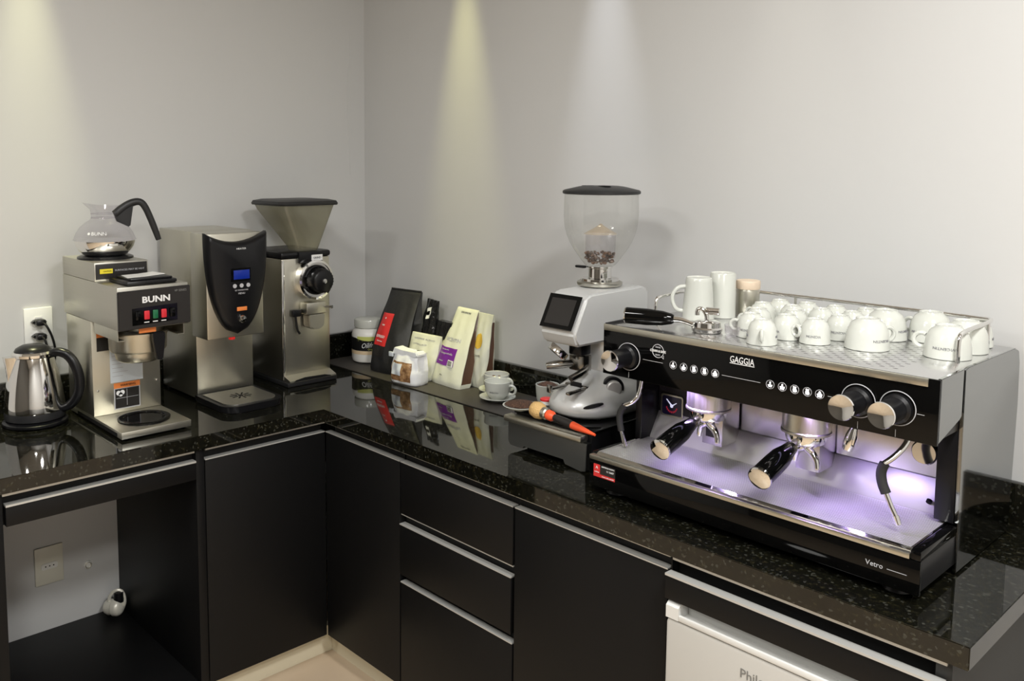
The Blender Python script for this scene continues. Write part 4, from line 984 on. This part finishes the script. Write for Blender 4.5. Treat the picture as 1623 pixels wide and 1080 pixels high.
# ------------------------------------------------------------ upturned cups on the machine
def cup_model(name, r, h, foot, hs, ht, txt):
    o = thing(name, (0,0,0), 'x', 'cup')
    cup_mesh('cup_body', r, h, foot, o, inv=True, seg=32); handle_mesh(r, h, hs, ht, o, inv=True)
    for a0 in (txt, txt+pi):
        text('VICENTIN', 'lettering', 'cupprint', o, None, width=r*.95, height=.005, local=True,
             wrap=lambda X,Y,Z:((r*.972+Z)*sin(-X/r+a0), -(r*.972+Z)*cos(-X/r+a0), h*.34-Y))
    return o
small = cup_model('espresso_cup', .0305, .051, .0175, .0105, .0036, .0)
big = cup_model('cappuccino_cup', .0420, .062, .0225, .0135, .0045, .1)
GS, GB = 'small upturned espresso cups on the machine', 'large upturned cups on the machine'
cups = [ # x, y, handle angle (deg), label
 (1.943,-.424,-62,'small upturned cup nearest the front edge, handle pointing at the camera'),
 (1.890,-.372,190,'small upturned cup with ring handle sticking out left, second in the front rank'),
 (2.012,-.334,200,'small upturned cup with faint lettering between the ring-handled cup and the first large cup'),
 (1.949,-.332,-28,'small upturned cup whose ring handle points right, just behind the nearest cup'),
 (2.026,-.252,20,'small upturned cup half hidden behind the lettered cup, left of the first large cup'),
 (1.866,-.300,185,'small upturned cup at the left edge, handle tip showing above the front rank'),
 (1.830,-.215,170,'leftmost small upturned cup of the second rank from the back'),
 (1.836,-.145,60,'leftmost small upturned cup of the back row by the rail'),
 (1.895,-.200,80,'second small upturned cup from the left in the row before the back one'),
 (1.898,-.137,70,'second small upturned cup from the left in the back row'),
 (1.930,-.262,100,'small upturned cup in the middle of the crowd behind the ring handle'),
 (1.959,-.195,80,'third small upturned cup in the row before the back one'),
 (1.962,-.132,75,'third small upturned cup of the back row by the rail'),
 (2.022,-.182,60,'fourth small upturned cup in the row before the back one'),
 (2.025,-.120,60,'last small upturned cup of the back row beside the large cups'),
 (1.905,-.437,250,None)]
cups = [c_ for c_ in cups if c_[3]]
for i, (x, y, a, lb) in enumerate(cups):
    o = small if i == 0 else copy_tree(small)
    o.location = (x, y, ZT+.0004); o.rotation_euler = (0,0,radians(a)); o['label'] = lb; o['group'] = GS
bigs = [
 (2.100,-.306,60,'large upturned cup alone at the front, right of the small cups'),
 (2.082,-.168,80,'large upturned cup standing behind the lone front one'),
 (2.165,-.165,165,'large upturned cup with its handle up on the left, two from the right end'),
 (2.232,-.280,183,'large upturned cup with ring handle at the front right corner of the rail'),
 (2.2305,-.192,30,'large upturned cup right behind the front corner one'),
 (2.2250,-.1045-.0405,30,'large upturned cup in the back right corner of the rail')]
bigs[4] = (2.232,-.1935,30,bigs[4][3]); bigs[5] = (2.170,-.2535,100,'large upturned cup wedged between the corner cup and the handled one') if False else (2.229,-.1475+.0005,30,bigs[5][3])
bigs = [(2.106,-.306,60,bigs[0][3]),(2.088,-.172,80,bigs[1][3]),(2.160,-.125,165,bigs[2][3]),(2.243,-.270,183,bigs[3][3]),(2.246,-.1845,120,bigs[4][3])]
for i, (x, y, a, lb) in enumerate(bigs):
    o = big if i == 0 else copy_tree(big)
    o.location = (x, y, ZT+.0004); o.rotation_euler = (0,0,radians(a)); o['label'] = lb; o['group'] = GB
o = copy_tree(small); o.location = (2.243,-.109,ZT+.0004); o.rotation_euler = (0,0,radians(110)); o['label'] = 'upturned cup tucked in the back right corner of the rail'; o['group'] = GS

# mugs and jar on the machine
k = thing('tall_mug', (1.690,-.262,ZT+.0004), 'upturned white tapered mug with handle at left end of the machine top', 'mug')
B().lathe([(0,.098),(.026,.098),(.0285,.100),(.030,.098),(.031,.090),(.0375,.004),(.0375,.0),(.034,.0),(.027,.088),(0,.090)], (1.690,-.262,ZT+.0004), seg=40).build('mug_body', 'porc', k)
B().tube([(1.690-.75*d_,-.262-.66*d_,ZT+z_) for d_, z_ in ((.030,.078),(.050,.076),(.064,.052),(.054,.022),(.034,.018))], .0048, 10, smooth=2).build('handle', 'porc', k)
mw = lambda r: (lambda X,Y,Z:(1.690+(r-Y*.09+Z)*sin(X/r+.15), -.262-(r-Y*.09+Z)*cos(X/r+.15), ZT+.034+Y))
text('M', 'lettering', 'ochre', k, None, width=.010, height=.010, wrap=lambda X,Y,Z: mw(.0347)(X-.010,Y,Z))
text('barista', 'lettering', 'palegrey', k, None, width=.020, height=.006, wrap=lambda X,Y,Z: mw(.0347)(X+.008,Y,Z))
k = thing('tall_cup', (1.712,-.192,ZT+.0004), 'tall plain white cylinder cup behind the tapered mug', 'cup')
B().lathe([(0,.105),(.026,.105),(.0285,.1075),(.0300,.105),(.0315,.0),(.029,.0),(.026,.098),(0,.100)], (1.712,-.192,ZT+.0004), seg=40).build('cup_body', 'porc', k)
k = thing('lidded_jar', (1.745,-.132,ZT+.0004), 'olive glass jar with a beige lid beside the tall white cup', 'jar')
B().lathe([(0,.0),(.026,.0),(.0275,.003),(.0275,.060),(.026,.066),(0,.066)], (1.745,-.132,ZT+.0004), seg=40).build('jar_body', 'steel', k)
B().lathe([(0,.0665),(.028,.0665),(.0285,.070),(.0285,.084),(.027,.087),(0,.087)], (1.745,-.132,ZT+.0004), seg=40).build('lid', 'wood', k)
# loose portafilter on the machine top
A = Vector((1.632,-.470,ZT+.0245)); E_ = Vector((1.738,-.425,ZT+.0235)); dr_ = (E_-A).normalized()
k = thing('portafilter', (1.70,-.44,ZT), 'loose portafilter with black handle lying on the left front of the machine', 'portafilter')
B().lathe([(.0,0),(.0175,0),(.0185,.003)], A, dr_, seg=28).build('handle_cap', 'chrome', k)
B().lathe([(.0185,.0032),(.0190,.05),(.0165,.085),(.012,.105),(.009,.110)], A, dr_, seg=28).build('handle', 'blackg', k)
B().tube([A+dr_*.1102, A+dr_*.125, A+dr_*.140+Vector((0,0,-.004)), A+dr_*.152+Vector((0,0,-.008))], [.0075,.007,.006,.006], 12, smooth=1).build('neck', 'chrome', k)
hc = A+dr_*.182; hc.z = ZT+.0008
B().lathe([(.0,.0),(.030,.0),(.033,.003),(.033,.009),(.029,.012),(.028,.022),(.020,.026),(.0,.027)], hc, seg=40).build('basket_holder', 'chrome', k)
B().tube([hc+Vector((0,0,.0272)), hc+Vector((-.002,0,.040)), hc+Vector((-.012,-.004,.052)), hc+Vector((-.020,-.008,.048)), hc+Vector((-.020,-.008,.036))], .0050, 10, smooth=2).build('spout', 'chrome', k)
B().cyl(hc+Vector((-.004,.002,.046)), hc+Vector((.022,.012,.046)), .0085, seg=18).build('spout_block', 'chrome', k)
k = thing('shot_glass', (hc.x+.062,hc.y+.020,ZT+.0004), 'small clear glass dish beside the loose portafilter', 'glass')
B().lathe([(0,.001),(.024,.001),(.026,.004),(.0275,.022),(.0265,.022),(.025,.006),(0,.004)], (hc.x+.062,hc.y+.020,ZT+.0004), seg=36).build('glass_body', 'glass', k)

# ------------------------------------------------------------ camera
yaw, pitch, roll = radians(138.10538752), radians(5.64299628), radians(.21521772)
F = Vector((cos(pitch)*cos(yaw), cos(pitch)*sin(yaw), -sin(pitch)))
r = F.cross(Vector((0,0,1))).normalized(); u = r.cross(F)
r2 = r*cos(roll)+u*sin(roll); u2 = -r*sin(roll)+u*cos(roll)
cam = bpy.data.cameras.new('camera'); co = bpy.data.objects.new('camera', cam); COL.objects.link(co)
co.matrix_world = Matrix(((r2.x,u2.x,-F.x,2.84572739),(r2.y,u2.y,-F.y,-2.09991161),(r2.z,u2.z,-F.z,1.58),(0,0,0,1)))
cam.sensor_width = 36; cam.lens = 36*1397.606/1623
cam.shift_x = (811.5-711.992)/1623; cam.shift_y = -(540-399.36)/1623
cam.clip_start = .02
SC.camera = co

# ------------------------------------------------------------ lights
def area(name, loc, size, power, col, target=None, shape='DISK', spread=180):
    L = bpy.data.lights.new(name, 'AREA'); L.shape = shape; L.size = size; L.energy = power; L.color = col; L.spread = radians(spread)
    o = bpy.data.objects.new(name, L); COL.objects.link(o); o.location = loc
    d = (Vector(target)-Vector(loc)) if target else Vector((0,0,-1)); o.rotation_euler = d.to_track_quat('-Z','Y').to_euler(); return o
def spot(name, loc, power, col, cone, target, size=.03, blend=1.):
    L = bpy.data.lights.new(name, 'SPOT'); L.energy = power; L.color = col; L.spot_size = radians(cone); L.spot_blend = blend; L.shadow_soft_size = size
    o = bpy.data.objects.new(name, L); COL.objects.link(o); o.location = loc
    o.rotation_euler = (Vector(target)-Vector(loc)).to_track_quat('-Z','Y').to_euler(); return o
area('ceiling_lamp', (1.75,-2.1,2.70), .45, 25, (.99,.99,.95))
area('ceiling_lamp', (3.0,-1.15,2.70), .45, 48, (.99,.985,.965))
area('ceiling_lamp', (3.7,-2.6,2.70), .45, 46, (1,.985,.94))
area('ceiling_lamp', (1.2,-3.4,2.70), .45, 24, (1,.985,.94))
for x, p_, c_ in ((.585,100,(1,.95,.42)),(1.195,75,(.86,.90,.98)),(1.76,14,(1,.97,.85)),(2.40,8,(1,.90,.85))):
    spot('downlight', (x,-.10,2.70), p_, c_, 24, (x,-.07,0), .015)
spot('downlight', (.10,-1.25,2.70), 110, (1,.98,.55), 24, (.07,-1.25,0), .015)
for x in (1.81, 2.09):
    L = area('led_bar', (x,-.480,1.1010), .11, .62, (.55,.41,1), (x+.03,-.42,.92), 'RECTANGLE', 100); L.data.size_y = .008
w = bpy.data.worlds.new('world'); SC.world = w; w.use_nodes = True
w.node_tree.nodes['Background'].inputs[0].default_value = (.02,.02,.02,1)
vs = SC.view_settings; vs.view_transform = 'Standard'; vs.look = 'None'; vs.exposure = .10; vs.gamma = 1.
vs.use_curve_mapping = False
